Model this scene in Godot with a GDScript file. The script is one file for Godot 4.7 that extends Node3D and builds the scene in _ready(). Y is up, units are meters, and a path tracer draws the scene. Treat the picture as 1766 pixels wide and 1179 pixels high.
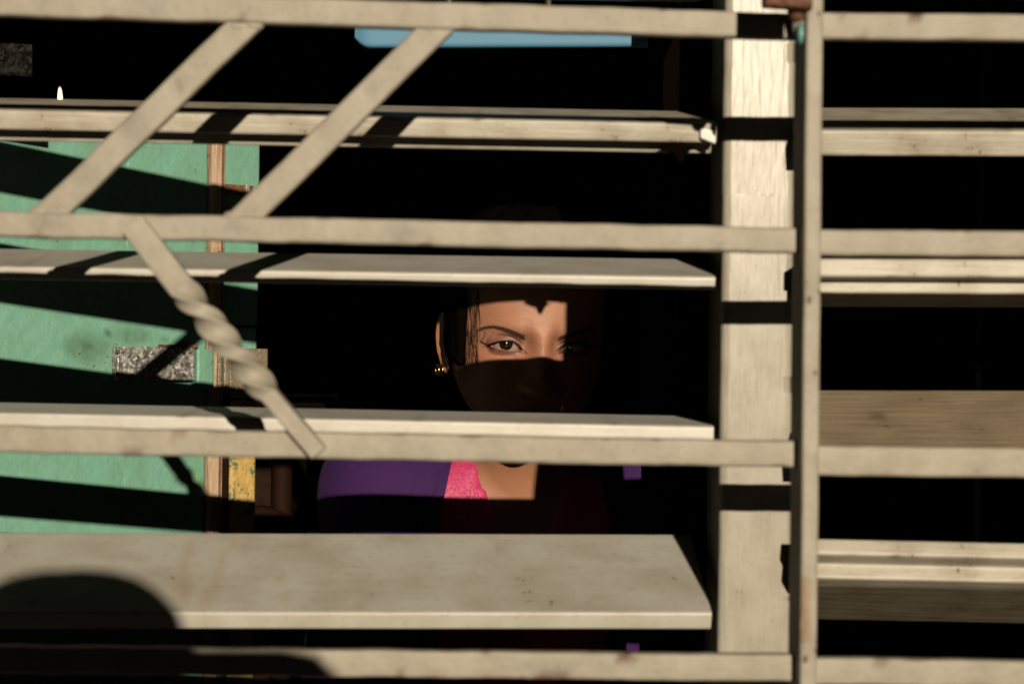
extends Node3D
# A sunlit louvred window behind a painted iron grille; a woman looks out of the dark room.

const K := 0.32                    # the exposure is set for sunlit paint; base colours are kept low to match
const F := 3077.0                 # focal length in pixels of a 1766 px wide picture
const EYE := Vector3(0.0, 1.5, 0.0)
var cam_basis := Basis()
var M := {}
var names := {}
var noise := FastNoiseLite.new()
var fine := FastNoiseLite.new()
var rng := RandomNumberGenerator.new()

# ---------------------------------------------------------------- small helpers
func U(px: float, py: float, d: float) -> Vector3:          # the point that lies d metres in front of the camera's wall-parallel plane
	var r: Vector3 = cam_basis * Vector3((px - 883.0) / F, -(py - 589.5) / F, -1.0)
	return EYE + r * (d / -r.z)

func numbered(called: String) -> String:
	var k: int = names.get(called, 0)
	names[called] = k + 1
	return called if k == 0 else "%s_%03d" % [called, k]

func thing(called: String, label: String, category: String, at := Vector3.ZERO, group := "") -> Node3D:
	var o := Node3D.new()
	o.name = numbered(called)
	add_child(o, true)
	o.position = at
	o.set_meta("label", label)
	o.set_meta("category", category)
	if group != "":
		o.set_meta("group", group)
	return o

func part(called: String, mesh: Mesh, stuff: Material, parent: Node3D, label := "") -> MeshInstance3D:   # mesh in world coordinates, moved under its parent
	var o := MeshInstance3D.new()
	o.name = called
	o.mesh = mesh
	o.material_override = stuff
	parent.add_child(o, true)
	o.global_position = Vector3.ZERO
	if label != "":
		o.set_meta("label", label)
	return o

func struct(called: String, mesh: Mesh, stuff: Material) -> MeshInstance3D:
	var o := MeshInstance3D.new()
	o.name = numbered(called)
	o.mesh = mesh
	o.material_override = stuff
	add_child(o, true)
	o.set_meta("kind", "structure")
	return o

func mk(v: PackedVector3Array, idx: PackedInt32Array, uv := PackedVector2Array(), col := PackedColorArray(), check := true) -> ArrayMesh:
	var n := PackedVector3Array()
	n.resize(v.size())
	if check:                                     # make the triangles clockwise seen from outside
		var c := Vector3.ZERO
		for p in v:
			c += p
		c /= v.size()
		var vol := 0.0
		for i in range(0, idx.size(), 3):
			vol += (v[idx[i]] - c).dot((v[idx[i + 1]] - c).cross(v[idx[i + 2]] - c))
		if vol > 0.0:
			for i in range(0, idx.size(), 3):
				var t := idx[i + 1]
				idx[i + 1] = idx[i + 2]
				idx[i + 2] = t
	for i in range(0, idx.size(), 3):
		var a := idx[i]
		var b := idx[i + 1]
		var c2 := idx[i + 2]
		var fn := (v[c2] - v[a]).cross(v[b] - v[a])
		n[a] += fn
		n[b] += fn
		n[c2] += fn
	for i in n.size():
		n[i] = n[i].normalized() if n[i].length_squared() > 0.0 else Vector3.UP
	var a2 := []
	a2.resize(Mesh.ARRAY_MAX)
	a2[Mesh.ARRAY_VERTEX] = v
	a2[Mesh.ARRAY_NORMAL] = n
	if uv.size() == v.size():
		a2[Mesh.ARRAY_TEX_UV] = uv
	if col.size() == v.size():
		a2[Mesh.ARRAY_COLOR] = col
	a2[Mesh.ARRAY_INDEX] = idx
	var m := ArrayMesh.new()
	m.add_surface_from_arrays(Mesh.PRIMITIVE_TRIANGLES, a2)
	return m

func roundpoly(pts: Array, r: float, seg := 3, sub := 0.0) -> PackedVector2Array:
	var out := PackedVector2Array()
	var k := pts.size()
	for i in k:
		var p: Vector2 = pts[i]
		var a: Vector2 = pts[(i + k - 1) % k]
		var b: Vector2 = pts[(i + 1) % k]
		var ra := minf(r, p.distance_to(a) * 0.45)
		var rb := minf(r, p.distance_to(b) * 0.45)
		var p0 := p + (a - p).normalized() * ra
		var p2 := p + (b - p).normalized() * rb
		for s in seg + 1:
			var t := float(s) / seg
			out.append(p0.lerp(p, t).lerp(p.lerp(p2, t), t))
		if sub > 0.0:
			var p3 := b + (p - b).normalized() * minf(r, p.distance_to(b) * 0.45)
			var cnt := int(p2.distance_to(p3) / sub)
			for s in range(1, cnt):
				out.append(p2.lerp(p3, float(s) / cnt))
	return out

func rect(w: float, h: float, r: float, sub := 0.0) -> PackedVector2Array:
	return roundpoly([Vector2(-w / 2, -h / 2), Vector2(w / 2, -h / 2), Vector2(w / 2, h / 2), Vector2(-w / 2, h / 2)], r, 3, sub)

func oval(w: float, h: float, n := 14) -> PackedVector2Array:
	var out := PackedVector2Array()
	for i in n:
		out.append(Vector2(cos(TAU * i / n) * w / 2, sin(TAU * i / n) * h / 2))
	return out

func path2(a: Vector3, b: Vector3, step: float) -> PackedVector3Array:
	var out := PackedVector3Array()
	var n := maxi(1, int(a.distance_to(b) / step))
	for i in n + 1:
		out.append(a.lerp(b, float(i) / n))
	return out

# sweeps a closed section along a path; au and av are the axes of the section; lumps in metres; tint gives a colour for a point
func sweep(path: PackedVector3Array, prof: PackedVector2Array, au: Vector3, av: Vector3, lump := 0.0, freq := 60.0, twist := PackedFloat32Array(), tint = null, size := PackedFloat32Array()) -> ArrayMesh:
	var v := PackedVector3Array()
	var uv := PackedVector2Array()
	var col := PackedColorArray()
	var idx := PackedInt32Array()
	var k := prof.size()
	var per := PackedFloat32Array()
	per.append(0.0)
	for j in k:
		per.append(per[j] + prof[j].distance_to(prof[(j + 1) % k]))
	var run := 0.0
	for i in path.size():
		if i > 0:
			run += path[i].distance_to(path[i - 1])
		var ang := twist[i] if twist.size() else 0.0
		var uu := au * cos(ang) + av * sin(ang)
		var vv := av * cos(ang) - au * sin(ang)
		var sc := size[i] if size.size() else 1.0
		for j in k + 1:
			var q := prof[j % k] * sc
			var p := path[i] + uu * q.x + vv * q.y
			if lump > 0.0:
				var dir := (uu * q.x + vv * q.y).normalized()
				var l := noise.get_noise_3dv(p * freq) * 0.6 + fine.get_noise_3dv(p * freq * 3.0) * 0.4
				p += dir * l * lump
			v.append(p)
			uv.append(Vector2(run, per[j]))
			col.append(tint.call(p) if tint != null else Color.WHITE)
	for i in path.size() - 1:
		for j in k:
			var a := i * (k + 1) + j
			var b := a + k + 1
			idx.append_array([a, a + 1, b, a + 1, b + 1, b])
	for e in 2:
		var row := 0 if e == 0 else (path.size() - 1) * (k + 1)
		var c := v.size()
		var mid := Vector3.ZERO
		for j in k:
			mid += v[row + j]
		mid /= k
		v.append(mid)
		uv.append(Vector2(0, 0))
		col.append(col[row])
		for j in k:
			v.append(v[row + j])
			uv.append(Vector2(v[row + j].z, v[row + j].y))
			col.append(col[row + j])
		for j in k:
			var p0 := c + 1 + j
			var p1 := c + 1 + (j + 1) % k
			idx.append_array([c, p1, p0] if e == 0 else [c, p0, p1])
	return mk(v, idx, uv, col)

func box(lo: Vector3, hi: Vector3, r := 0.003) -> ArrayMesh:
	var c := (lo + hi) / 2
	return sweep(PackedVector3Array([Vector3(lo.x, c.y, c.z), Vector3(hi.x, c.y, c.z)]), rect(hi.z - lo.z, hi.y - lo.y, r), Vector3.BACK, Vector3.UP)

func tube(path: PackedVector3Array, radius: float, n := 10, size := PackedFloat32Array()) -> ArrayMesh:
	var v := PackedVector3Array()
	var idx := PackedInt32Array()
	var side := Vector3.ZERO
	for i in path.size():
		var d := (path[mini(i + 1, path.size() - 1)] - path[maxi(i - 1, 0)]).normalized()
		if side == Vector3.ZERO:
			side = d.cross(Vector3(0.31, 0.87, 0.39)).normalized()
		side = (side - d * side.dot(d)).normalized()
		var up := d.cross(side)
		var r := radius * (size[i] if size.size() else 1.0)
		for j in n:
			v.append(path[i] + (side * cos(TAU * j / n) + up * sin(TAU * j / n)) * r)
	for i in path.size() - 1:
		for j in n:
			var a := i * n + j
			var b := i * n + (j + 1) % n
			idx.append_array([a, b, a + n, b, b + n, a + n])
	for e in 2:
		var row := 0 if e == 0 else (path.size() - 1) * n
		var c := v.size()
		v.append(path[0 if e == 0 else path.size() - 1])
		for j in n:
			idx.append_array([c, row + (j + 1) % n, row + j] if e == 0 else [c, row + j, row + (j + 1) % n])
	return mk(v, idx)

func ball(at: Vector3, r: Vector3, n := 16) -> ArrayMesh:
	var v := PackedVector3Array()
	var idx := PackedInt32Array()
	for i in n + 1:
		for j in 2 * n:
			var a := PI * i / n
			var b := PI * j / n
			v.append(at + Vector3(sin(a) * cos(b), cos(a), sin(a) * sin(b)) * r)
	for i in n:
		for j in 2 * n:
			var p := i * 2 * n + j
			var q := i * 2 * n + (j + 1) % (2 * n)
			idx.append_array([p, q, p + 2 * n, q, q + 2 * n, p + 2 * n])
	return mk(v, idx)

# ---------------------------------------------------------------- materials
func lin(r: float, g: float, b: float) -> Color:
	return Color(r * K, g * K, b * K).linear_to_srgb()

func mat(called: String, c: Color, rough := 0.7, spec := 0.5, metal := 0.0) -> StandardMaterial3D:
	var m := StandardMaterial3D.new()
	m.resource_name = called
	m.albedo_color = c
	m.roughness = rough
	m.metallic_specular = spec
	m.metallic = metal
	M[called] = m
	return m

func paint_image(size: int, base: Color, stain: Color, chip: Color, chip_level: float, streak: float, s: int) -> ImageTexture:
	var a := FastNoiseLite.new()
	a.seed = s
	a.frequency = 0.006
	a.fractal_octaves = 5
	var b := FastNoiseLite.new()
	b.seed = s + 7
	b.frequency = 0.05
	b.fractal_octaves = 3
	var im := Image.create(size, size, false, Image.FORMAT_RGB8)
	for y in size:
		for x in size:
			var low := a.get_noise_2d(x, y)
			var grain := b.get_noise_2d(x * 0.12, y * 2.2)
			var spot := b.get_noise_2d(x + 900, y)
			var c := base.lerp(stain, clampf(0.22 + low * 0.75 + grain * streak, 0.0, 1.0))
			c = c.lerp(stain * 0.7, clampf((spot - 0.38) * 1.4, 0.0, 0.3))
			c = c.lerp(chip, smoothstep(chip_level, chip_level + 0.07, spot * 0.6 + low * 0.75 + grain * 0.1))
			im.set_pixel(x, y, (c * K).linear_to_srgb())
	return ImageTexture.create_from_image(im)

func relief_image(size: int, sx: float, sy: float, f: float, s: int) -> ImageTexture:
	var a := FastNoiseLite.new()
	a.seed = s
	a.frequency = f
	a.fractal_octaves = 4
	var im := Image.create(size, size, false, Image.FORMAT_RGB8)
	for y in size:
		for x in size:
			var h := clampf(0.5 + a.get_noise_2d(x * sx, y * sy) * 0.8, 0.0, 1.0)
			im.set_pixel(x, y, Color(h, h, h))
	return ImageTexture.create_from_image(im)

func textured(m: StandardMaterial3D, t: Texture2D, h: Texture2D, per_metre: float, bump: float) -> void:
	m.albedo_color = Color.WHITE
	m.albedo_texture = t
	m.uv1_scale = Vector3.ONE * per_metre
	if h:
		m.heightmap_enabled = true
		m.heightmap_texture = h
		m.heightmap_scale = bump

func materials() -> void:
	var grain := relief_image(512, 0.15, 1.6, 0.03, 3)
	var lumps := relief_image(512, 1.0, 1.0, 0.022, 9)
	var cream := Color(0.56, 0.54, 0.48)
	var dirt := Color(0.40, 0.355, 0.27)
	var bare := Color(0.16, 0.09, 0.045)
	var m := mat("slat_paint", Color.WHITE, 0.45, 0.4)
	m.rim_enabled = true
	m.rim = 0.04
	m.rim_tint = 0.5
	textured(m, paint_image(768, cream, dirt, bare, 0.74, 0.08, 11), grain, 3.0, 0.012)
	m.vertex_color_use_as_albedo = true
	m = mat("dirty_slat_paint", Color.WHITE, 0.5, 0.35)
	textured(m, paint_image(768, Color(0.50, 0.465, 0.385), Color(0.30, 0.25, 0.175), bare, 0.58, 0.25, 17), grain, 5.0, 0.03)
	m.vertex_color_use_as_albedo = true
	m = mat("worn_slat_paint", Color.WHITE, 0.55, 0.4)
	textured(m, paint_image(512, Color(0.33, 0.262, 0.175), Color(0.23, 0.175, 0.11), bare, 0.62, 0.08, 23), grain, 5.0, 0.04)
	m.vertex_color_use_as_albedo = true
	m = mat("iron_paint", Color.WHITE, 0.6, 0.35)
	textured(m, paint_image(768, Color(0.385, 0.35, 0.285), Color(0.26, 0.225, 0.168), Color(0.10, 0.035, 0.02), 0.6, 0.15, 31), lumps, 5.0, 0.035)
	m.vertex_color_use_as_albedo = true
	m = mat("mullion_paint", Color.WHITE, 0.32, 0.24)
	textured(m, paint_image(768, Color(0.43, 0.40, 0.335), Color(0.325, 0.29, 0.225), bare, 0.72, 0.35, 41), relief_image(512, 0.16, 1.8, 0.06, 15), 5.0, 0.012)
	m.vertex_color_use_as_albedo = true
	m = mat("green_paint", Color.WHITE, 0.5, 0.4)
	textured(m, paint_image(768, Color(0.185, 0.43, 0.325), Color(0.16, 0.33, 0.23), Color(0.05, 0.075, 0.045), 0.66, 0.2, 53), lumps, 4.0, 0.06)
	m.vertex_color_use_as_albedo = true
	m = mat("peeling_paint", Color.WHITE, 0.6, 0.35)
	textured(m, paint_image(512, Color(0.62, 0.42, 0.13), Color(0.40, 0.27, 0.08), Color(0.09, 0.17, 0.10), 0.2, 0.6, 61), lumps, 9.0, 0.1)
	m = mat("pale_wood", Color.WHITE, 0.6, 0.3)
	textured(m, paint_image(256, Color(0.55, 0.39, 0.27), Color(0.33, 0.21, 0.13), bare, 0.45, 0.5, 71), grain, 8.0, 0.08)
	m = mat("rust", Color.WHITE, 0.7, 0.4)
	textured(m, paint_image(256, Color(0.20, 0.07, 0.03), Color(0.08, 0.03, 0.015), Color(0.02, 0.01, 0.01), 0.4, 0.1, 81), lumps, 12.0, 0.1)
	m = mat("tan_metal", Color.WHITE, 0.5, 0.5)
	textured(m, paint_image(256, Color(0.23, 0.18, 0.115), Color(0.14, 0.10, 0.06), Color(0.09, 0.22, 0.15), 0.36, 0.2, 91), lumps, 12.0, 0.08)
	M.galvanised = galvanised()
	M.dark_zinc = M.galvanised.duplicate()
	M.dark_zinc.albedo_color = Color(0.24, 0.24, 0.235)
	M.dark_zinc.roughness = 0.85
	M.dark_zinc.metallic_specular = 0.1
	mat("enamel", Color(0.93, 0.92, 0.80), 0.2, 0.5)
	mat("brass", lin(0.75, 0.55, 0.2), 0.22, 0.5, 1.0)
	mat("gold", lin(0.85, 0.6, 0.2), 0.2, 0.5, 1.0)
	mat("iron", lin(0.05, 0.035, 0.025), 0.6, 0.4, 0.3)
	mat("blue_paint", lin(0.10, 0.27, 0.43), 0.6, 0.3)
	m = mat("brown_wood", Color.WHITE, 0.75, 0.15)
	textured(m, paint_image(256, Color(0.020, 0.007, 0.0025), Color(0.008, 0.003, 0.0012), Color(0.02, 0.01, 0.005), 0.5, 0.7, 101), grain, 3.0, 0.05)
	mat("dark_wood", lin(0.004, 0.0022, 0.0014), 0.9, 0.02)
	m = mat("skin", Color.WHITE, 0.5, 0.32)
	m.vertex_color_use_as_albedo = true
	m.subsurf_scatter_enabled = true
	m.subsurf_scatter_strength = 0.12
	m.heightmap_enabled = true
	m.heightmap_texture = relief_image(256, 1.0, 1.0, 0.16, 19)
	m.heightmap_scale = 0.02
	m.uv1_triplanar = true
	m.uv1_scale = Vector3.ONE * 22.0
	m = mat("eyeball", Color.WHITE, 0.09, 0.7)
	m.vertex_color_use_as_albedo = true
	mat("hair", lin(0.003, 0.002, 0.0015), 0.8, 0.05)
	mat("brow_hair", lin(0.085, 0.045, 0.034), 0.8, 0.05)
	mat("lash_hair", lin(0.008, 0.006, 0.005), 0.6, 0.2)
	m = mat("purple_cloth", lin(0.042, 0.0085, 0.086), 0.85, 0.25)
	m.rim_enabled = true
	m.rim = 0.2
	m.rim_tint = 0.8
	m.heightmap_enabled = true
	m.heightmap_texture = relief_image(256, 2.0, 0.4, 0.04, 29)
	m.heightmap_scale = 0.05
	m.uv1_triplanar = true
	m.uv1_scale = Vector3.ONE * 6.0
	M.lace = lace()
	mat("dark_cloth", lin(0.02, 0.02, 0.03), 0.85, 0.2)
	mat("grey_cloth", lin(0.10, 0.11, 0.13), 0.85, 0.2)
	mat("black_leather", lin(0.012, 0.011, 0.01), 0.5, 0.4)
	m = mat("plaster", Color.WHITE, 0.9, 0.2)
	textured(m, paint_image(512, Color(0.46, 0.36, 0.22), Color(0.32, 0.24, 0.15), Color(0.3, 0.28, 0.25), 0.6, 0.05, 111), lumps, 1.0, 0.3)
	m.uv1_triplanar = true
	m.uv1_world_triplanar = true
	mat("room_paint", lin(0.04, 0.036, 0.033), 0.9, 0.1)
	m = mat("asphalt", Color.WHITE, 0.95, 0.1)
	textured(m, paint_image(256, Color(0.06, 0.058, 0.055), Color(0.045, 0.043, 0.04), Color(0.03, 0.03, 0.03), 0.6, 0.0, 121), lumps, 1.0, 0.3)
	m.uv1_triplanar = true
	m = mat("paving", Color.WHITE, 0.95, 0.1)
	textured(m, paint_image(256, Color(0.08, 0.076, 0.07), Color(0.06, 0.056, 0.05), Color(0.04, 0.04, 0.04), 0.6, 0.0, 131), lumps, 1.0, 0.2)
	m.uv1_triplanar = true

func galvanised() -> StandardMaterial3D:                    # zinc flakes, each of its own grey
	var c := FastNoiseLite.new()
	c.seed = 5
	c.noise_type = FastNoiseLite.TYPE_CELLULAR
	c.cellular_return_type = FastNoiseLite.RETURN_CELL_VALUE
	c.frequency = 0.085
	c.domain_warp_enabled = true
	c.domain_warp_amplitude = 14.0
	c.domain_warp_frequency = 0.03
	var im := Image.create(256, 256, false, Image.FORMAT_RGB8)
	for y in 256:
		for x in 256:
			var f := clampf(0.5 + c.get_noise_2d(x, y) * 0.5, 0.0, 1.0)
			var g := 0.05 + 1.1 * pow(f, 2.6)
			im.set_pixel(x, y, (Color(g * 1.02, g, g * 0.93) * K).linear_to_srgb())
	var m := mat("galvanised", Color.WHITE, 0.42, 0.6, 0.05)
	textured(m, ImageTexture.create_from_image(im), M.iron_paint.heightmap_texture, 14.0, 0.05)
	return m

func lace() -> StandardMaterial3D:
	var c := FastNoiseLite.new()
	c.seed = 77
	c.noise_type = FastNoiseLite.TYPE_CELLULAR
	c.cellular_return_type = FastNoiseLite.RETURN_DISTANCE2_SUB
	c.frequency = 0.035
	c.domain_warp_enabled = true
	c.domain_warp_amplitude = 24.0
	c.domain_warp_frequency = 0.02
	var im := Image.create(256, 256, false, Image.FORMAT_RGB8)
	var hi := Image.create(256, 256, false, Image.FORMAT_RGB8)
	for y in 256:
		for x in 256:
			var f := c.get_noise_2d(x, y)
			var cell := smoothstep(-0.98, -0.80, f)
			var k := Color(0.16, 0.012, 0.045).lerp(Color(0.60, 0.026, 0.15), cell)
			if fine.get_noise_2d(x * 9.0, y * 9.0) > 0.5:
				k = Color(0.70, 0.12, 0.24)
			im.set_pixel(x, y, (k * K).linear_to_srgb())
			hi.set_pixel(x, y, Color(cell, cell, cell))
	var m := mat("lace", Color.WHITE, 0.6, 0.35)
	textured(m, ImageTexture.create_from_image(im), ImageTexture.create_from_image(hi), 22.0, 0.05)
	m.uv1_triplanar = true
	return m

# ---------------------------------------------------------------- camera, sky, sun
func setting_light() -> void:
	var cam := Camera3D.new()
	cam.name = "view_camera"
	cam_basis = Basis(Vector3.UP, -atan(138.0 / F)) * Basis(Vector3.BACK, deg_to_rad(0.6))
	cam.transform = Transform3D(cam_basis, EYE)
	cam.near = 0.05
	cam.far = 400.0
	var at := CameraAttributesPhysical.new()
	at.frustum_focal_length = 12.0 * F / 589.5
	at.frustum_focus_distance = 1.6
	at.exposure_aperture = 8.5
	cam.attributes = at
	cam.fov = rad_to_deg(2.0 * atan(589.5 / F))
	add_child(cam)
	cam.current = true
	var env := Environment.new()
	env.background_mode = Environment.BG_SKY
	var sky := Sky.new()
	var sm := ProceduralSkyMaterial.new()
	sm.sky_top_color = Color(0.16, 0.27, 0.50)
	sm.sky_horizon_color = Color(0.50, 0.47, 0.46)
	sm.ground_bottom_color = Color(0.10, 0.09, 0.08)
	sm.ground_horizon_color = Color(0.30, 0.27, 0.24)
	sky.sky_material = sm
	env.sky = sky
	env.background_energy_multiplier = 0.012
	env.tonemap_mode = Environment.TONE_MAPPER_LINEAR
	env.tonemap_exposure = 2.36
	env.sdfgi_enabled = true
	env.ssao_enabled = true
	env.ssil_enabled = true
	var we := WorldEnvironment.new()
	we.name = "world_environment"
	we.environment = env
	add_child(we)
	var sun := DirectionalLight3D.new()
	sun.name = "sun"
	var dir: Vector3 = cam_basis * Vector3((300.0 - 883.0) / F, -(1223.0 - 589.5) / F, -1.0)
	sun.basis = Basis.looking_at(dir.normalized(), Vector3.UP)
	sun.light_energy = 1.6
	sun.light_color = Color(1.0, 0.935, 0.83)
	sun.light_angular_distance = 0.5
	sun.shadow_enabled = true
	add_child(sun)

# ---------------------------------------------------------------- street, house and room
func setting() -> void:
	struct("street", box(Vector3(-150, -0.32, -150), Vector3(150, -0.12, 150)), M.asphalt)
	struct("pavement", box(Vector3(-30, -0.118, -1.158), Vector3(30, 0.0, 1.6), 0.01), M.paving)
	var w := thing("house_wall", "weathered ochre plaster house wall around the louvred window", "wall", Vector3(0, 0, -1.29))
	var z0 := -1.42
	var z1 := -1.16
	part("lower_wall", box(Vector3(-6, -0.1, z0), Vector3(6, 0.78, z1)), M.plaster, w)
	part("upper_wall", box(Vector3(-6, 2.30, z0), Vector3(6, 4.0, z1)), M.plaster, w)
	part("left_wall", box(Vector3(-6, 0.783, z0), Vector3(-1.0, 2.297, z1)), M.plaster, w)
	part("right_wall", box(Vector3(0.95, 0.783, z0), Vector3(6, 2.297, z1)), M.plaster, w)
	part("window_sill", box(Vector3(-1.06, 0.74, -1.3), Vector3(1.01, 0.80, -1.10), 0.008), M.plaster, w)
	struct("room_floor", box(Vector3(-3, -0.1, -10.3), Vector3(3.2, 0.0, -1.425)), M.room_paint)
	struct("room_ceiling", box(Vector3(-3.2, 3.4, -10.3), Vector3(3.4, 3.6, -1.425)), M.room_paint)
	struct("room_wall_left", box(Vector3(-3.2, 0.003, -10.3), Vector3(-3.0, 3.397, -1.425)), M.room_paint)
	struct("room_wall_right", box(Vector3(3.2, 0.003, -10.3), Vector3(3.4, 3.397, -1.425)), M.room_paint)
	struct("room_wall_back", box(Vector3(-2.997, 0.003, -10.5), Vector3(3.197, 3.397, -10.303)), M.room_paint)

# ---------------------------------------------------------------- the louvred window
const DF := 1.145
const DB := 1.248

func spots_tint(spots: Array) -> Callable:                   # spots: [point, rx, ry, colour, strength]
	return func(p: Vector3) -> Color:
		var c := Color.WHITE
		for s in spots:
			var q: Vector3 = p - s[0]
			var r := sqrt(pow(q.x / s[1], 2) + pow(q.y / s[2], 2))
			r += noise.get_noise_3dv(p * 190.0) * 0.7
			c = c.lerp(s[3], (1.0 - smoothstep(0.55, 1.05, r)) * s[4])
		return c

# fl / fr: height in the picture of the front top edge at x = 0 and x = 1150; b: back top edge at x = 1100
func slat(o: Node3D, x0: float, x1: float, fl: float, fr: float, b: float, thick: float, step: float, m: Material, tint = null, db := DB, sub := 0.0) -> MeshInstance3D:
	var pa := U(0, fl, DF)
	var pb := U(1150, fr, DF)
	var dir := (pb - pa).normalized()
	var q := U(1100, b, db)
	var fat := pa + dir * ((q.x - pa.x) / dir.x)              # front edge beside the back point
	var across := Vector3(0, q.y - fat.y, q.z - fat.z)
	var width := across.length()
	across = across.normalized()
	var up := dir.cross(across)
	if up.y < 0.0:
		up = -up
	var pts := []
	if step > 0.0:
		pts = [Vector2(0, 0), Vector2(0, -thick), Vector2(0.016, -thick), Vector2(0.016, -thick - step), Vector2(width, -thick - step * 0.6), Vector2(width, 0)]
	else:
		pts = [Vector2(0, 0), Vector2(0, -thick), Vector2(width, -thick), Vector2(width, 0)]
	var s0 := pa + dir * ((x0 - pa.x) / dir.x)
	var s1 := pa + dir * ((x1 - pa.x) / dir.x)
	var prof := roundpoly(pts, 0.0022, 3, sub)
	var path := PackedVector3Array()
	path.append(s0)
	path.append_array(path2(s0 + dir * 0.002, s1 - dir * 0.004, 0.006))
	path.append(s1 - dir * 0.0015)
	path.append(s1)
	var size := PackedFloat32Array()
	size.resize(path.size())
	size.fill(1.0)
	var worn := []
	for k in 26:
		var e := -thick if rng.randf() > 0.4 else 0.0
		worn.append([s0.lerp(s1, rng.randf()) + up * e, rng.randf_range(0.0015, 0.006), rng.randf_range(0.0008, 0.002), Color(0.42, 0.31, 0.22), rng.randf_range(0.3, 0.85)])
	var wear := spots_tint(worn)
	var both := func(p: Vector3) -> Color:
		var c: Color = wear.call(p) if absf((p - s0).dot(across)) < 0.006 else Color.WHITE
		return c * (tint.call(p) if tint != null else Color.WHITE)
	var mesh := sweep(path, prof, across, up, 0.0006, 55.0, PackedFloat32Array(), both)
	return part("slat", mesh, m, o)

func window() -> void:
	var o := thing("louvred_window", "cream painted wooden louvred window with tilted slats and a flat mullion", "window", Vector3(0, 1.5, -1.2))
	var xl := -0.955
	var xr := U(1234, 480, DF).x
	var dark := Color(0.62, 0.55, 0.47)
	var brown := Color(0.28, 0.16, 0.10)
	# the slats of the left side that the photograph shows, from the top
	slat(o, xl, xr, -88, -68, -42, 0.013, 0.008, M.slat_paint)
	slat(o, xl, xr, 189, 211, 190, 0.0128, 0.0085, M.dirty_slat_paint, spots_tint([[U(60, 205, DF), 0.02, 0.004, dark, 0.5], [U(150, 215, DF), 0.012, 0.003, dark, 0.5]]))
	slat(o, xl, xr, 459, 476, 445, 0.0088, 0.0, M.slat_paint, spots_tint([[U(105, 441, 1.2), 0.006, 0.004, dark, 0.9]]))
	slat(o, xl, xr, 711, 733, 715, 0.0150, 0.0, M.slat_paint, spots_tint([[U(1065, 752, DF), 0.008, 0.003, Color(0.75, 0.6, 0.36), 1.0], [U(885, 750, DF), 0.004, 0.004, dark, 0.8], [U(1110, 752, DF), 0.004, 0.003, brown, 0.6]]))
	var drips := []
	for k in 26:
		var t := k / 25.0
		drips.append([U(325.0 - 6.0 * t * t - 8.0 * absf(0.4 - t) + noise.get_noise_1d(k * 30.0) * 5.0, 930 + 105 * t, lerpf(1.24, 1.165, t)), 0.0046, 0.005, Color(0.80, 0.76, 0.70), 0.5])
		drips.append([U(402.0 - 48.0 * t + noise.get_noise_1d(500 + k * 30.0) * 5.0, 930 + 110 * t, lerpf(1.24, 1.16, t)), 0.0046, 0.005, Color(0.80, 0.76, 0.70), 0.5])
	for k in [[490, 992, 1.2], [488, 1030, 1.16], [1170, 1035, 1.16], [620, 1046, 1.15]]:
		drips.append([U(k[0], k[1], k[2]), 0.004, 0.003, dark, 0.5])
	var drip := spots_tint(drips)
	slat(o, xl, xr, 1056, 1057, 920, 0.0125, 0.0, M.slat_paint, func(p: Vector3) -> Color: return drip.call(p) * Color(1.13, 1.12, 1.10), DB, 0.004)
	for k in 5:                                              # below the picture
		if k == 0:
			slat(o, xl, xr, 1340, 1342, 1235, 0.0125, 0.0, M.slat_paint)
		else:
			slat(o, xl, xr, 1420 + k * 276, 1422 + k * 276, 1090 + k * 276, 0.0125, 0.0, M.slat_paint, null, 1.185)
	for k in range(1, 4):                                    # above the picture
		if k == 1:
			slat(o, xl, xr, -364, -344, -330, 0.013, 0.008, M.slat_paint)
		else:                                                # these hang almost shut
			slat(o, xl, xr, 140 - k * 280, 160 - k * 280, -190 - k * 280, 0.013, 0.0, M.slat_paint, null, 1.175)
	# the right side
	var yl := U(1386, 480, DF).x
	var yr := 0.90
	slat(o, yl, yr, -60, -57, -80, 0.013, 0.009, M.slat_paint)
	slat(o, yl, yr, 221, 224, 184, 0.0170, 0.0, M.dirty_slat_paint, spots_tint([[U(1600, 268, DF), 0.01, 0.003, dark, 0.6]]))
	slat(o, yl, yr, 440, 444, 486, 0.0125, 0.0085, M.dirty_slat_paint, spots_tint([[U(1640, 460, DF), 0.006, 0.004, dark, 0.7]]))
	slat(o, yl, yr, 792, 792, 671, 0.0125, 0.0, M.worn_slat_paint, spots_tint([[U(1520, 718, 1.2), 0.009, 0.004, Color(0.5, 0.5, 0.55), 0.7], [U(1490, 752, 1.18), 0.010, 0.003, Color(1.6, 1.6, 1.6), 0.8], [U(1435, 745, 1.18), 0.012, 0.002, Color(1.6, 1.5, 1.4), 0.8]]), DB, 0.006)
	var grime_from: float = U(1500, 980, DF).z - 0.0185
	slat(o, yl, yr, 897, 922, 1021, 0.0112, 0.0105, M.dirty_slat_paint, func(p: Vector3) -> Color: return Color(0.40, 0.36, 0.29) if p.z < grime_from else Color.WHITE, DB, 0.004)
	for k in 5:
		if k == 0:
			slat(o, yl, yr, 1300, 1302, 1240, 0.0125, 0.0, M.slat_paint)
		else:
			slat(o, yl, yr, 1420 + k * 276, 1422 + k * 276, 1090 + k * 276, 0.0125, 0.0, M.slat_paint, null, 1.185)
	for k in range(1, 4):
		if k == 1:
			slat(o, yl, yr, -336, -333, -358, 0.013, 0.009, M.slat_paint)
		else:
			slat(o, yl, yr, 140 - k * 280, 143 - k * 280, -190 - k * 280, 0.013, 0.0, M.slat_paint, null, 1.175)
	# the mullion between both sides: uneven right edge, chipped by wear
	var v := PackedVector3Array()
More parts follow.
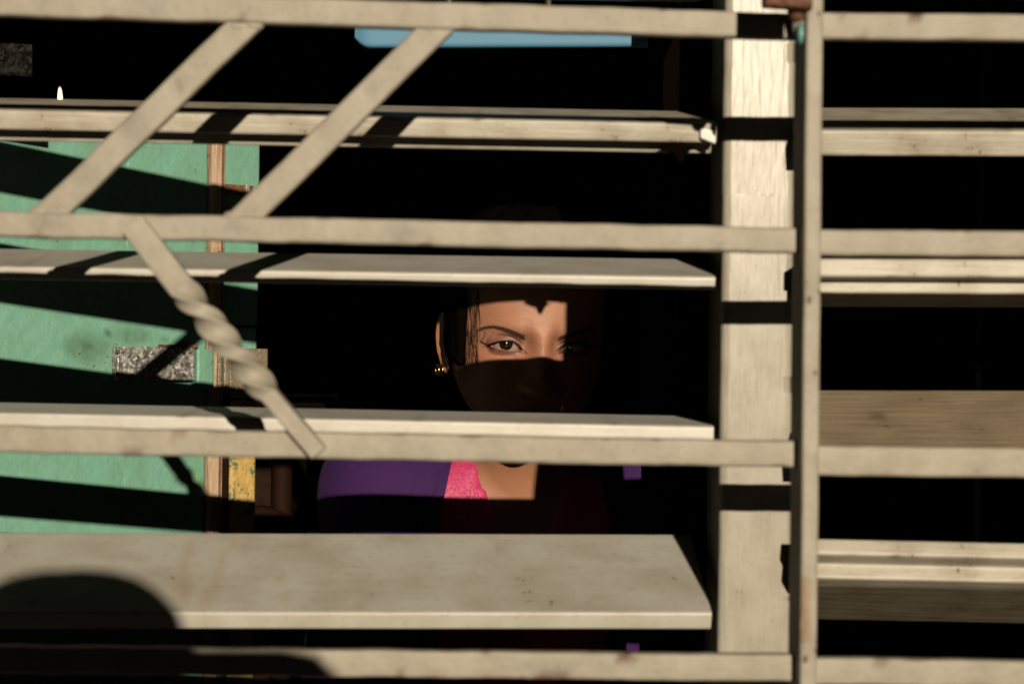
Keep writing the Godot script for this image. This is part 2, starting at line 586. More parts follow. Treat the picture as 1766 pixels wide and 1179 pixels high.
	var uv := PackedVector2Array()
	var col := PackedColorArray()
	var idx := PackedInt32Array()
	var rows := 1500
	var top := U(1250, -560, 1.183).y
	var low := U(1230, 2300, 1.183).y
	var cols := 14
	for i in rows + 1:
		var y := lerpf(top, low, float(i) / rows)
		var py := 589.5 - (y - 1.5) * F / 1.183
		var a := U(1249.0 - 0.0115 * py, py, 1.183).x + noise.get_noise_2d(y * 300, 4) * 0.0007
		var b := U(1380.0 - 0.0085 * py, py, 1.183).x + noise.get_noise_2d(y * 260, 90) * 0.0012 + fine.get_noise_2d(y * 900, 30) * 0.0006
		var bite := smoothstep(0.28, 0.42, noise.get_noise_2d(y * 1300, 33)) * 0.0022
		b -= bite
		for j in cols + 1:
			var t := float(j) / cols
			var x := lerpf(a, b, t)
			var edge := 0.0025 * (pow(1.0 - minf(t * 12.0, 1.0), 2) + pow(1.0 - minf((1.0 - t) * 12.0, 1.0), 2))
			var z := -1.183 - edge + fine.get_noise_2d(x * 700, y * 60) * 0.0004 + noise.get_noise_2d(x * 200, y * 200) * 0.0004
			v.append(Vector3(x, y, z))
			uv.append(Vector2(y, x * 1.0))
			col.append(Color.WHITE)
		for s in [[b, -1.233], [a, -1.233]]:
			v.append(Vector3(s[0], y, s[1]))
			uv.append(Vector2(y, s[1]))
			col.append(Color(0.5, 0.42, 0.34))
	var n := cols + 3
	for i in rows:
		for j in n:
			var p := i * n + j
			var q := i * n + (j + 1) % n
			idx.append_array([p, q, p + n, q, q + n, p + n])
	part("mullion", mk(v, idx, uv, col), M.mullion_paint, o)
	# outer frame and the posts that carry the slats' pins
	part("frame_rail", box(Vector3(-1.0, 2.24, -1.25), Vector3(0.95, 2.297, -1.185)), M.slat_paint, o)
	part("frame_rail", box(Vector3(-1.0, 0.803, -1.25), Vector3(0.95, 0.85, -1.185)), M.slat_paint, o)
	part("frame_post", box(Vector3(-0.998, 0.852, -1.25), Vector3(-0.957, 2.238, -1.185)), M.slat_paint, o)
	part("frame_post", box(Vector3(0.902, 0.852, -1.25), Vector3(0.948, 2.238, -1.185)), M.slat_paint, o)
	var jl := U(1139, 590, 1.29).x
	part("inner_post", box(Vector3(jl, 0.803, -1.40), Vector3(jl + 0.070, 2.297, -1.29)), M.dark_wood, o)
	# splintered end under the upper slat
	for q in [[1132, 1202, 253, 0.008, 26], [1160, 1190, 258, 0.0165, 11]]:
		var sp := sweep(path2(U(q[0], q[2], 1.15), U(q[1], q[2] + 3, 1.15), 0.001), rect(0.004, q[3], 0.001), Vector3.BACK, Vector3.UP, 0.0012, 140.0, PackedFloat32Array(), null, taper(q[4]))
		part("splinter", sp, M.dark_wood, o)
	# rag of iron under the top slat's end
	part("pin", sweep(path2(U(1208, 228, DF), U(1233, 238, DF), 0.001), rect(0.004, 0.008, 0.001), Vector3.BACK, Vector3.UP, 0.001, 120.0), M.slat_paint, o)

func taper(n: int) -> PackedFloat32Array:
	var out := PackedFloat32Array()
	for i in 200:
		out.append(maxf(0.08, sin(PI * clampf(i / float(n - 1), 0.0, 1.0))))
	return out

# ---------------------------------------------------------------- the grille
func nicks(a: Vector3, b: Vector3, w: float, n: int, c: Color) -> Array:     # worn spots along the two edges
	var out := []
	var side := Vector3.BACK.cross((b - a).normalized())
	for k in n:
		var e := 1.0 if rng.randf() > 0.5 else -1.0
		out.append([a.lerp(b, rng.randf()) + side * e * w * rng.randf_range(0.42, 0.56), rng.randf_range(0.0015, 0.008), rng.randf_range(0.0008, 0.0028), c, rng.randf_range(0.35, 0.9)])
	return out

func bar(o: Node3D, called: String, a: Vector3, b: Vector3, w: float, t: float, tint = null, bend := 0.0) -> MeshInstance3D:
	var dir := (b - a).normalized()
	var nrm := Vector3.BACK
	nrm = (nrm - dir * nrm.dot(dir)).normalized()
	var side := nrm.cross(dir)
	var path := path2(a, b, 0.004)
	if bend > 0.0:
		for i in path.size():
			path[i] += side * noise.get_noise_1d(path[i].x * 900.0 + path[i].y * 370.0) * bend
	return part(called, sweep(path, rect(w, t, 0.0022, 0.004), side, nrm, 0.0005, 70.0, PackedFloat32Array(), tint), M.iron_paint, o)

func grille() -> void:
	var o := thing("window_grille", "cream painted iron window grille with two slanted bars and a twisted one", "grille", Vector3(0, 1.5, -1.0))
	var rusty := Color(0.30, 0.13, 0.08)
	var grey := Color(0.78, 0.78, 0.80)
	var D := 1.004
	# [y at x = 0, y at x = 1370, thickness]; then the pieces right of the vertical bar [y at 1420, y at 1766]
	var left := [[6.0, 47.0, 46.0], [387.0, 415.5, 44.0], [757.0, 783.0, 46.0], [1136.0, 1150.0, 47.0]]
	var right := [[46.0, 49.0, 47.0], [418.0, 421.0, 45.0], [793.0, 797.0, 52.0], [1155.0, 1160.0, 47.0]]
	var marks := [
		[[U(270, 20, 1), 0.006, 0.005, grey, 0.7], [U(1000, 60, 1), 0.004, 0.002, rusty, 0.9], [U(860, 58, 1), 0.003, 0.002, rusty, 0.6], [U(640, 50, 1), 0.003, 0.002, rusty, 0.5]],
		[[U(690, 402, 1), 0.012, 0.006, grey, 0.8], [U(80, 385, 1), 0.012, 0.006, grey, 0.7], [U(405, 390, 1), 0.007, 0.004, grey, 0.6]],
		[[U(18, 748, 1), 0.0035, 0.003, rusty, 1.0], [U(310, 745, 1), 0.004, 0.002, Color(0.6, 0.42, 0.3), 0.7], [U(520, 770, 1), 0.012, 0.004, Color(0.8, 0.66, 0.5), 0.6]],
		[[U(1080, 1136, 1), 0.0045, 0.003, rusty, 1.0], [U(930, 1150, 1), 0.02, 0.006, grey, 0.5], [U(950, 1168, 1), 0.01, 0.002, rusty, 0.7]]]
	var xe := -1.06
	for k in 4:
		var a := U(0, left[k][0], D)
		var b := U(1370, left[k][1], D)
		a += (b - a) / (b.x - a.x) * (xe - a.x)
		var e := U(1384, left[k][1], D)
		bar(o, "horizontal_bar", a, e, left[k][2] / F, 0.009, spots_tint(marks[k] + nicks(a, e, left[k][2] / F, 26, Color(0.38, 0.24, 0.16))), 0.0006)
		var c := U(1402, right[k][0], D)
		var d := U(1766, right[k][1], D)
		d += (d - c) / (d.x - c.x) * (1.0 - d.x)
		var rm := [[U(1582, 26, 1), 0.005, 0.0022, rusty, 1.0]] if k == 0 else ([[U(1764, 432, 1), 0.004, 0.003, Color(0.6, 0.35, 0.2), 0.9]] if k == 1 else [])
		bar(o, "horizontal_bar", c, d, right[k][2] / F, 0.009, spots_tint(rm + nicks(c, d, right[k][2] / F, 12, Color(0.38, 0.24, 0.16))), 0.0006)
	# slanted bars
	bar(o, "diagonal_bar", U(446, 19, D + 0.001), U(60, 395, D + 0.001), 0.0160, 0.008, spots_tint([[U(310, 140, 1), 0.003, 0.004, Color(0.55, 0.48, 0.4), 0.8], [U(230, 215, 1), 0.01, 0.01, grey, 0.5], [U(150, 300, 1), 0.01, 0.008, grey, 0.5]]), 0.0005)
	bar(o, "diagonal_bar", U(779, 24, D + 0.001), U(401, 397, D + 0.001), 0.0160, 0.008, spots_tint([[U(640, 155, 1), 0.006, 0.006, grey, 0.6]]), 0.0005)
	for w in [[436, 44, 1], [408, 46, -1], [770, 48, 1], [742, 50, -1], [92, 372, -1], [66, 366, 1], [430, 378, -1], [402, 374, 1]]:
		part("weld", ball(U(w[0], w[1], D - 0.001), Vector3(0.006, 0.0034, 0.0028), 8), M.iron_paint, o)
	# the twisted flat bar
	var a2 := U(230, 388, D - 0.006)
	var b2 := U(550, 780, D - 0.006)
	var path := path2(a2, b2, 0.0012)
	var tw := PackedFloat32Array()
	var dir := (b2 - a2).normalized()
	var side := Vector3.BACK.cross(dir)
	for i in path.size():
		var t := float(i) / (path.size() - 1)
		tw.append(-TAU * 1.25 * clampf((t - 0.27) / 0.47, 0.0, 1.0))
		path[i] += side * sin(t * PI) * -0.0015
	part("twisted_bar", sweep(path, rect(0.0145, 0.0100, 0.0012, 0.003), side, Vector3.BACK, 0.0005, 80.0, tw), M.iron_paint, o)
	# the upright in front
	var vx0 := U(1404.5, 60, 0.985)
	var vx1 := U(1393.5, 1150, 0.985)
	var vdir := (vx1 - vx0) / (vx1.y - vx0.y)
	var vt := vx0 + vdir * (U(1404, -95, 0.985).y - vx0.y)
	var vb := vx0 + vdir * (0.86 - vx0.y)
	var vm := []
	for k in 9:
		vm.append([U(1389 + noise.get_noise_1d(k * 77) * 4, 1000 + k * 12, 0.985), 0.002, 0.004, Color(0.72, 0.42, 0.22), 0.8])
	vm.append([U(1400, 440, 0.985), 0.004, 0.004, grey, 0.6])
	vt += Vector3(0.0005, 0, -0.017)
	vb += Vector3(0.0005, 0, -0.017)
	bar(o, "vertical_bar", vt, vb, 0.0098, 0.034, spots_tint(vm), 0.0004)
	# latch at the top of the upright
	var lt := part("latch", sweep(path2(U(1318, -16, 0.955), U(1398, -10, 0.955), 0.002), rect(0.018, 0.014, 0.004), Vector3.UP, Vector3.BACK, 0.002, 60.0), M.rust, o, "rusty latch at the top of the upright")
	part("latch_knob", ball(U(1375, 14, 0.962), Vector3(0.0055, 0.008, 0.006), 10), M.rust, lt)
	part("latch_rod", tube(path2(U(1374, 0, 0.985), U(1378, 62, 0.992), 0.002), 0.0035), M.iron_paint, lt)
	part("paint_drip", ball(U(1381, 58, 0.984), Vector3(0.0022, 0.006, 0.003), 8), M.peeling_teal, lt)
	# ends let into the wall
	for k in 4:
		for s in [xe + 0.004, 0.996]:
			var y := U(0, left[k][0], D).y if s < 0.0 else U(1766, right[k][1], D).y
			bar(o, "wall_stub", Vector3(s, y + 0.0002, -1.0005), Vector3(s, y, -1.20), 0.014, 0.009)

# ---------------------------------------------------------------- the green inner shutter
func shutter() -> void:
	var o := thing("green_shutter", "mint green wooden inner shutter with rim lock standing ajar behind the slats", "shutter", U(180, 590, 1.70))
	var D0 := 1.635
	var a := U(0, 590, D0)
	var b := U(357, 590, 1.76)
	var dir := Vector3(b.x - a.x, 0, b.z - a.z).normalized()
	var nrm := Vector3.UP.cross(dir)                          # towards the window
	if nrm.z < 0.0:
		nrm = -nrm
	# a point on the shutter's face for a pixel column and row
	var on := func(px: float, py: float, off := 0.0) -> Vector3:
		var r: Vector3 = cam_basis * Vector3((px - 883.0) / F, -(py - 589.5) / F, -1.0)
		var t: float = (a + nrm * off - EYE).dot(nrm) / r.dot(nrm)
		return EYE + r * t
	var slab := func(called: String, x0: float, x1: float, y0: float, y1: float, off: float, thick: float, m: Material, parent: Node3D, r := 0.003, tint = null, label := "") -> MeshInstance3D:
		var p: Vector3 = on.call(x0, 590.0)
		var q: Vector3 = on.call(x1, 590.0)
		var ya: float = on.call((x0 + x1) / 2, y0).y
		var yb: float = on.call((x0 + x1) / 2, y1).y
		var w := p.distance_to(q)
		var c := (p + q) / 2 + nrm * (off - thick / 2)
		return part(called, sweep(path2(Vector3(c.x, ya, c.z), Vector3(c.x, yb, c.z), 0.006), rect(w, thick, r, 0.006), dir, nrm, 0.0004, 60.0, PackedFloat32Array(), tint), m, parent, label)
	var stain := Color(0.45, 0.45, 0.36)
	var dots := []
	for k in [[185, 572, 3], [140, 610, 4], [130, 622, 3], [185, 612, 4], [95, 590, 3], [150, 598, 5], [280, 585, 4], [240, 582, 3], [110, 262, 3], [300, 300, 3]]:
		dots.append([on.call(k[0], k[1]), k[2] * 0.0008, k[2] * 0.0006, Color(0.2, 0.22, 0.15), 0.9])
	for k in [[150, 600, 40], [230, 580, 30], [320, 820, 30], [345, 835, 20], [50, 265, 30]]:
		dots.append([on.call(k[0], k[1]), k[2] * 0.0006, k[2] * 0.0004, stain, 0.5])
	for k in 14:
		dots.append([on.call(342 + noise.get_noise_1d(k * 50) * 16, 795 + k * 4.6), 0.0022, 0.002, Color(3.4, 1.15, 0.55), 0.9])
	var hinge_x: float = -0.93
	var leaf := a + dir * ((hinge_x - a.x) / dir.x)
	var end: Vector3 = on.call(356.0, 590.0)
	var w := leaf.distance_to(end)
	var c := (leaf + end) / 2 - nrm * 0.0175
	part("panel", sweep(path2(Vector3(c.x, U(0, 205, D0).y, c.z), Vector3(c.x, 0.86, c.z), 0.006), rect(w, 0.035, 0.003, 0.006), dir, nrm, 0.0004, 60.0, PackedFloat32Array(), spots_tint(dots)), M.green_paint, o)
	slab.call("edge_strip", 357.0, 382.0, 208.0, 1900.0, 0.006, 0.04, M.pale_wood, o, 0.004, null, "bare pinkish wood strip along the meeting edge")
	slab.call("strip_groove", 373.5, 377.0, 211.0, 1890.0, 0.0068, 0.002, M.rust, o, 0.0005)
	slab.call("meeting_board", 384.0, 449.0, 206.0, 560.0, -0.004, 0.03, M.green_paint, o)
	slab.call("meeting_board", 384.0, 402.0, 565.0, 1900.0, -0.004, 0.03, M.brown_wood, o, 0.003, null, "bare brown lower part of the meeting board")
	slab.call("meeting_board", 403.0, 449.0, 690.0, 1900.0, -0.005, 0.028, M.peeling_paint, o, 0.004, null, "lower board with peeling yellow paint")
	slab.call("meeting_board", 403.0, 449.0, 565.0, 686.0, -0.006, 0.028, M.green_paint, o, 0.003)
	# rim lock and keeper
	var lock := slab.call("rim_lock", 192.0, 326.0, 598.0, 655.0, 0.012, 0.012, M.galvanised, o, 0.002, null, "galvanised rim lock case with mottled zinc") as MeshInstance3D
	slab.call("lock_rim", 270.0, 330.0, 594.0, 599.0, 0.014, 0.012, M.rust, lock, 0.001)
	for k in [[202, 607], [202, 645], [316, 606], [316, 646]]:
		part("screw", ball(on.call(k[0], k[1], 0.0125), Vector3(0.0022, 0.0022, 0.0012), 8), M.iron, lock)
	var keep := slab.call("keeper_plate", 385.0, 452.0, 601.0, 673.0, 0.012, 0.014, M.tan_metal, o, 0.002, null, "tan rusted keeper plate with two screw holes") as MeshInstance3D
	slab.call("lock_block", 328.0, 358.0, 602.0, 671.0, 0.014, 0.014, M.green_paint, lock, 0.003)
	slab.call("keeper_lip", 368.0, 380.0, 604.0, 672.0, 0.0095, 0.003, M.tan_metal, keep, 0.001)
	slab.call("keeper_box", 373.0, 384.0, 604.0, 672.0, 0.016, 0.016, M.tan_metal, keep, 0.002)
	var hole := func(px: float, py: float) -> void:
		part("screw_hole", ball(on.call(px, py, 0.0118), Vector3(0.0024, 0.0026, 0.0009), 8), M.iron, keep)
	hole.call(408.0, 645.0)
	hole.call(427.0, 661.0)
	hole.call(402.0, 620.0)
	var hg := slab.call("hinge_leaf", 384.0, 432.0, 319.0, 336.0, 0.003, 0.004, M.rust, o, 0.001) as MeshInstance3D
	slab.call("hinge_pin", 416.0, 422.0, 318.0, 338.0, 0.006, 0.004, M.galvanised, hg, 0.001)
	var k0: Vector3 = on.call(104.0, 215.0, 0.006)
	var k1 := U(102.5, 147, -k0.z)
	var rod := PackedVector3Array()
	var fat := PackedFloat32Array()
	for k in 15:
		rod.append(k0.lerp(k1, k / 14.0))
		fat.append(1.0 if k < 5 else sqrt(maxf(0.01, 1.0 - pow((k - 5) / 9.0, 2))))
	part("bolt_tip", tube(rod, 0.0030, 12, fat), M.enamel, o, "pale enamelled bolt tip on top of the shutter")

# ---------------------------------------------------------------- other things in the room
func room_things() -> void:
	var b0 := U(612, 53, 1.407)
	var b1 := U(1152, 51, 1.387)
	var o := thing("blue_rail", "light blue painted wooden rail with rounded end high behind the slats", "rail", (b0 + b1) / 2)
	var path := path2(b0, b1, 0.004)
	var size := PackedFloat32Array()
	for i in path.size():
		size.append(1.0 - 0.55 * pow(1.0 - clampf(i * 0.004 / 0.012, 0.0, 1.0), 2.0))
	part("board", sweep(path, rect(0.012, 0.0285, 0.004), Vector3.BACK, Vector3.UP, 0.0003, 40.0, PackedFloat32Array(), null, size), M.blue_paint, o)
	for x in [0.3, 0.62]:
		var q := b0.lerp(b1, x)
		part("hanger", tube(PackedVector3Array([q + Vector3(0, 0.012, -0.008), Vector3(q.x, 2.31, q.z - 0.008)]), 0.003), M.iron, o)
	var pl := thing("metal_plate", "dark grey mottled metal plate hanging on a wire at the upper left", "plate", U(10, 106, 1.47))
	part("plate", sweep(path2(U(-70, 97, 1.46), U(55, 105, 1.475), 0.004), rect(0.004, 0.027, 0.0015), Vector3.BACK, Vector3.UP, 0.0008, 60.0), M.dark_zinc, pl)
	part("wire", tube(PackedVector3Array([U(-8, 92, 1.466), Vector3(U(-8, 92, 1.466).x, 2.31, -1.40)]), 0.0008, 6), M.iron, pl)
	# a tall brown cabinet at the back, seen past the shutter
	var zc := 1.93
	var xr := U(507, 590, zc).x
	var cab := thing("wooden_cabinet", "tall dark brown wooden cabinet half hidden behind the green shutter", "cabinet", Vector3(xr - 0.35, 0, -zc - 0.25))
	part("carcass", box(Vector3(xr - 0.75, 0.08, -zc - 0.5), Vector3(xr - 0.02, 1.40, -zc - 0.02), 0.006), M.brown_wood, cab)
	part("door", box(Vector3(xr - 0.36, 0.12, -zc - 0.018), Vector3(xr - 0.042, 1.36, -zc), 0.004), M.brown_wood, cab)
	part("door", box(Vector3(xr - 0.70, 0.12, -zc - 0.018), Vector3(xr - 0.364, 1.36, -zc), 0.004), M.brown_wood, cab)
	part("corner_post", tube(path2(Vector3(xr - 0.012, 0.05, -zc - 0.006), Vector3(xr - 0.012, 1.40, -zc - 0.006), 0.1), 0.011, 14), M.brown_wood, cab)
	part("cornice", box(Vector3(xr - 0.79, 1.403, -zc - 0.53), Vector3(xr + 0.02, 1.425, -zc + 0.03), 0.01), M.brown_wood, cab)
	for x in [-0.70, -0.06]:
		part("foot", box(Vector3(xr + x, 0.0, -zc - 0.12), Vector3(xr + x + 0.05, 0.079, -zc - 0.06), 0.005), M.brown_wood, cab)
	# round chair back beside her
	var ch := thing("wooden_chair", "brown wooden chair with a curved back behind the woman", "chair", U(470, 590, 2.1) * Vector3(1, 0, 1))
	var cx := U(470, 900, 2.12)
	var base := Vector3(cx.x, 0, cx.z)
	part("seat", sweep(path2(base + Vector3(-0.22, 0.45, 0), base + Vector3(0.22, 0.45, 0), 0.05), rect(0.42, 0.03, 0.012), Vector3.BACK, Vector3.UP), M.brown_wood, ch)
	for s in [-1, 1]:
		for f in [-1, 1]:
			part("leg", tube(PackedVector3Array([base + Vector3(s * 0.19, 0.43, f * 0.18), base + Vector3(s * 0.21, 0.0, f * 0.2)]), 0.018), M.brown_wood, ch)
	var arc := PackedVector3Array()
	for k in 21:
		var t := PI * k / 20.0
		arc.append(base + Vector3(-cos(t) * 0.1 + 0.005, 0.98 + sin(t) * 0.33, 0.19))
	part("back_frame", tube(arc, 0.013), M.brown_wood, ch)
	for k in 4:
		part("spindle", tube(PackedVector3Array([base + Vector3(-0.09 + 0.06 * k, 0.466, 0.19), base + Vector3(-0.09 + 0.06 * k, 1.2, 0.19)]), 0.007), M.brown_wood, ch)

# ---------------------------------------------------------------- people: a distance field of joined tapered limbs, meshed as surface nets
class Field:
	var lo: Vector3
	var cell: float
	var nx: int
	var ny: int
	var nz: int
	var f := PackedFloat32Array()
	func _init(a: Vector3, b: Vector3, c: float) -> void:
		lo = a
		cell = c
		nx = int((b.x - a.x) / c) + 2
		ny = int((b.y - a.y) / c) + 2
		nz = int((b.z - a.z) / c) + 2
		f.resize(nx * ny * nz)
		f.fill(0.2)
	func copy() -> Field:
		var o := Field.new(lo, lo + Vector3(cell, cell, cell), cell)
		o.nx = nx
		o.ny = ny
		o.nz = nz
		o.f = f.duplicate()
		return o
	func limb(a: Vector3, b: Vector3, ra: float, rb: float, k: float) -> void:
		var m := maxf(ra, rb) + k + cell * 2.5
		var p0 := (a.min(b) - Vector3(m, m, m) - lo) / cell
		var p1 := (a.max(b) + Vector3(m, m, m) - lo) / cell
		var ab := b - a
		var l2 := maxf(ab.length_squared(), 1e-9)
		for z in range(maxi(0, int(p0.z)), mini(nz, int(p1.z) + 1)):
			for y in range(maxi(0, int(p0.y)), mini(ny, int(p1.y) + 1)):
				var at := (z * ny + y) * nx
				for x in range(maxi(0, int(p0.x)), mini(nx, int(p1.x) + 1)):
					var p := lo + Vector3(x, y, z) * cell
					var t := clampf((p - a).dot(ab) / l2, 0.0, 1.0)
					var d := p.distance_to(a + ab * t) - lerpf(ra, rb, t)
					var e := f[at + x]
					var h := maxf(k - absf(d - e), 0.0) / k
					f[at + x] = minf(d, e) - h * h * k * 0.25
	func carve(grow: float, cut: Callable) -> Field:          # a garment: the body grown by a cloth's thickness, cut away where cut() is positive
		var o := copy()
		for z in nz:
			for y in ny:
				var at := (z * ny + y) * nx
				for x in nx:
					var d := f[at + x] - grow
					o.f[at + x] = maxf(d, cut.call(lo + Vector3(x, y, z) * cell)) if d < 0.03 else d
		return o
	func nets() -> Array:
		var v := PackedVector3Array()
		var idx := PackedInt32Array()
		var of := {}
		var sx := 1
		var sy := nx
		var sz := nx * ny
		var corner := [0, sx, sy, sx + sy, sz, sx + sz, sy + sz, sx + sy + sz]
		var at := [Vector3(0, 0, 0), Vector3(1, 0, 0), Vector3(0, 1, 0), Vector3(1, 1, 0), Vector3(0, 0, 1), Vector3(1, 0, 1), Vector3(0, 1, 1), Vector3(1, 1, 1)]
		var edges := [[0, 1], [2, 3], [4, 5], [6, 7], [0, 2], [1, 3], [4, 6], [5, 7], [0, 4], [1, 5], [2, 6], [3, 7]]
		for z in nz - 1:
			for y in ny - 1:
				for x in nx - 1:
					var i := x + y * sy + z * sz
					var f0 := f[i]
					if absf(f0) > cell * 3.0:
						continue
					var inside := 0
					for k in 8:
						if f[i + corner[k]] < 0.0:
							inside += 1
					if inside == 0 or inside == 8:
						continue
					var sum := Vector3.ZERO
					var cnt := 0
					for e in edges:
						var a := f[i + corner[e[0]]]
						var b := f[i + corner[e[1]]]
						if (a < 0.0) != (b < 0.0):
							sum += (at[e[0]] as Vector3).lerp(at[e[1]], a / (a - b))
							cnt += 1
					of[i] = v.size()
					v.append(lo + (Vector3(x, y, z) + sum / cnt) * cell)
		for i in of:
			for axis in 3:
				var s: int = [sx, sy, sz][axis]
				var u: int = [sy, sz, sx][axis]
				var w: int = [sz, sx, sy][axis]
				if (f[i] < 0.0) == (f[i + s] < 0.0):
					continue
				if not (of.has(i - u) and of.has(i - w) and of.has(i - u - w)):
					continue
				var q := [of[i], of[i - u], of[i - u - w], of[i - w]]
				if f[i] < 0.0:
					idx.append_array([q[0], q[2], q[1], q[0], q[3], q[2]])
				else:
					idx.append_array([q[0], q[1], q[2], q[0], q[2], q[3]])
		return [v, idx]

func outward(p: Array) -> Array:                              # a closed piece made clockwise seen from outside
	var v: PackedVector3Array = p[0]
	var idx: PackedInt32Array = p[1]
	var c := Vector3.ZERO
	for q in v:
		c += q
	c /= maxi(1, v.size())
	var vol := 0.0
	for i in range(0, idx.size(), 3):
		vol += (v[idx[i]] - c).dot((v[idx[i + 1]] - c).cross(v[idx[i + 2]] - c))
	if vol > 0.0:
		for i in range(0, idx.size(), 3):
			var t := idx[i + 1]
			idx[i + 1] = idx[i + 2]
			idx[i + 2] = t
	return [v, idx]

func joined(pieces: Array, plain: Color) -> ArrayMesh:        # pieces: [vertices, indices, (colours)]
	var v := PackedVector3Array()
	var idx := PackedInt32Array()
	var col := PackedColorArray()
	for p in pieces:
		var q := outward(p)
		var first := v.size()
		v.append_array(q[0])
		for i in q[1]:
			idx.append(first + i)
		if p.size() > 2:
			col.append_array(p[2])
		else:
			for i in q[0].size():
				col.append(plain)
	return mk(v, idx, PackedVector2Array(), col, false)

# ---- the head, in millimetres; the eyes lie at height 0, the face looks along +z
const HEAD := [[-122, 6, -24, -78], [-117, 22, -9, -88], [-110, 32, -4, -98], [-98, 44, -2, -112], [-80, 55, 0, -132], [-60, 63, 2, -152], [-40, 68.5, 2, -168], [-20, 71.5, 0, -179], [0, 72.5, 0, -185], [15, 73, 1.5, -188], [30, 73.5, 1, -189], [50, 73.5, -3, -188], [70, 70, -12, -182], [88, 62, -20, -170], [103, 50, -36, -153], [113, 34, -54, -132], [118, 14, -76, -108], [119, 1, -90, -94]]

func fitted(p: Vector3) -> Vector3:                           # the lower face a little shorter, in metres
	return Vector3(p.x, p.y if p.y > -12.0 else -12.0 + (p.y + 12.0) * 0.82, p.z) * 0.001

func head_row(h: float) -> Vector3:                           # half width, front, back
	var k := 0
	while k < HEAD.size() - 2 and HEAD[k + 1][0] < h:
		k += 1
	var a: Array = HEAD[k]
	var b: Array = HEAD[k + 1]
	var t := clampf((h - a[0]) / (b[0] - a[0]), 0.0, 1.0)
	var p: Array = HEAD[maxi(k - 1, 0)]
	var n: Array = HEAD[mini(k + 2, HEAD.size() - 1)]
	return Vector3(cubic_interpolate(a[1], b[1], p[1], n[1], t), cubic_interpolate(a[2], b[2], p[2], n[2], t), cubic_interpolate(a[3], b[3], p[3], n[3], t))

func g2(x: float, y: float, cx: float, cy: float, sx: float, sy: float) -> float:
	return exp(-0.5 * (pow((x - cx) / sx, 2) + pow((y - cy) / sy, 2)))

func upper_lid(ex: float) -> float:
	return 4.4 - 6.7 * pow(absf(ex) / 17.6, 2.1) if ex < 0.0 else 4.4 - 10.7 * pow(minf(ex, 17.2) / 17.2, 1.7)

func lower_lid(ex: float) -> float:
	return -4.1 + 1.8 * pow(absf(ex) / 17.6, 2.0) if ex < 0.0 else -4.1 - 2.2 * pow(minf(ex, 17.2) / 17.2, 1.2)

func face_z(x: float, y: float, open := true) -> float:
	var r := head_row(y)
	var c := sqrt(maxf(0.0, 1.0 - pow(x / r.x, 2)))
	var zc := -84.0
	var z := zc + (r.y - zc) * pow(c, 0.9)
	var ax := absf(x)
	# nose
	var t := clampf((10.0 - y) / 54.0, 0.0, 1.0)
	var ridge := lerpf(5.0, 23.0, pow(t, 1.15)) * smoothstep(22.0, 4.0, y) * smoothstep(-54.0, -43.0, y)
	z += ridge * exp(-0.5 * pow(x / lerpf(7.2, 8.5, t), 2))
	z += 8.0 * g2(ax, y, 12.0, -41.0, 5.0, 6.0)
	# brow, cheeks, mouth, chin
	z += 3.6 * g2(ax, y, 26.0, 14.0, 15.0, 7.0) + 1.5 * g2(x, y, 0.0, 16.0, 10.0, 8.0)
	z += 4.5 * g2(ax, y, 42.0, -26.0, 17.0, 14.0)
	z += 4.5 * g2(x, y, 0.0, -63.0, 17.0, 5.0) + 4.5 * g2(x, y, 0.0, -73.0, 14.0, 5.0) - 3.0 * g2(x, y, 0.0, -68.0, 20.0, 1.6)
	z += 6.0 * g2(x, y, 0.0, -102.0, 15.0, 11.0) - 2.0 * g2(x, y, 0.0, -84.0, 18.0, 5.0)
	# eyes
	z -= 6.5 * g2(ax, y, 27.0, 1.0, 14.0, 9.5) + 5.0 * g2(ax, y, 13.5, 4.0, 4.0, 9.0)
	var ex := 29.5 - ax
	if absf(ex) < 24.0 and absf(y) < 24.0:
		var q := 225.0 - ex * ex * 0.66 - y * y * 0.9
		if q > 0.0:
			var zl := -22.0 + sqrt(q)
			var k := 3.0
			var h := maxf(k - absf(zl - z), 0.0) / k
			z = maxf(zl, z) + h * h * k * 0.25
		if ex > -17.6 and ex < 17.2:
			var yu := upper_lid(ex)
			var yl := lower_lid(ex)
			z -= 1.3 * exp(-0.5 * pow((y - yu - 4.6 + ex * 0.06) / 0.9, 2)) * smoothstep(-17.0, -10.0, ex) * smoothstep(14.0, 8.0, ex)
			z -= 0.8 * exp(-0.5 * pow((y - yl + 6.0) / 1.6, 2)) * smoothstep(14.0, 4.0, absf(ex))
			if open and y < yu and y > yl:
				var deep := z - 2.2
				var rr := 182.0 - ex * ex - y * y
				if rr > 8.0:
					deep = minf(deep, -22.0 + sqrt(rr) - 0.7)
				z = deep
	return z

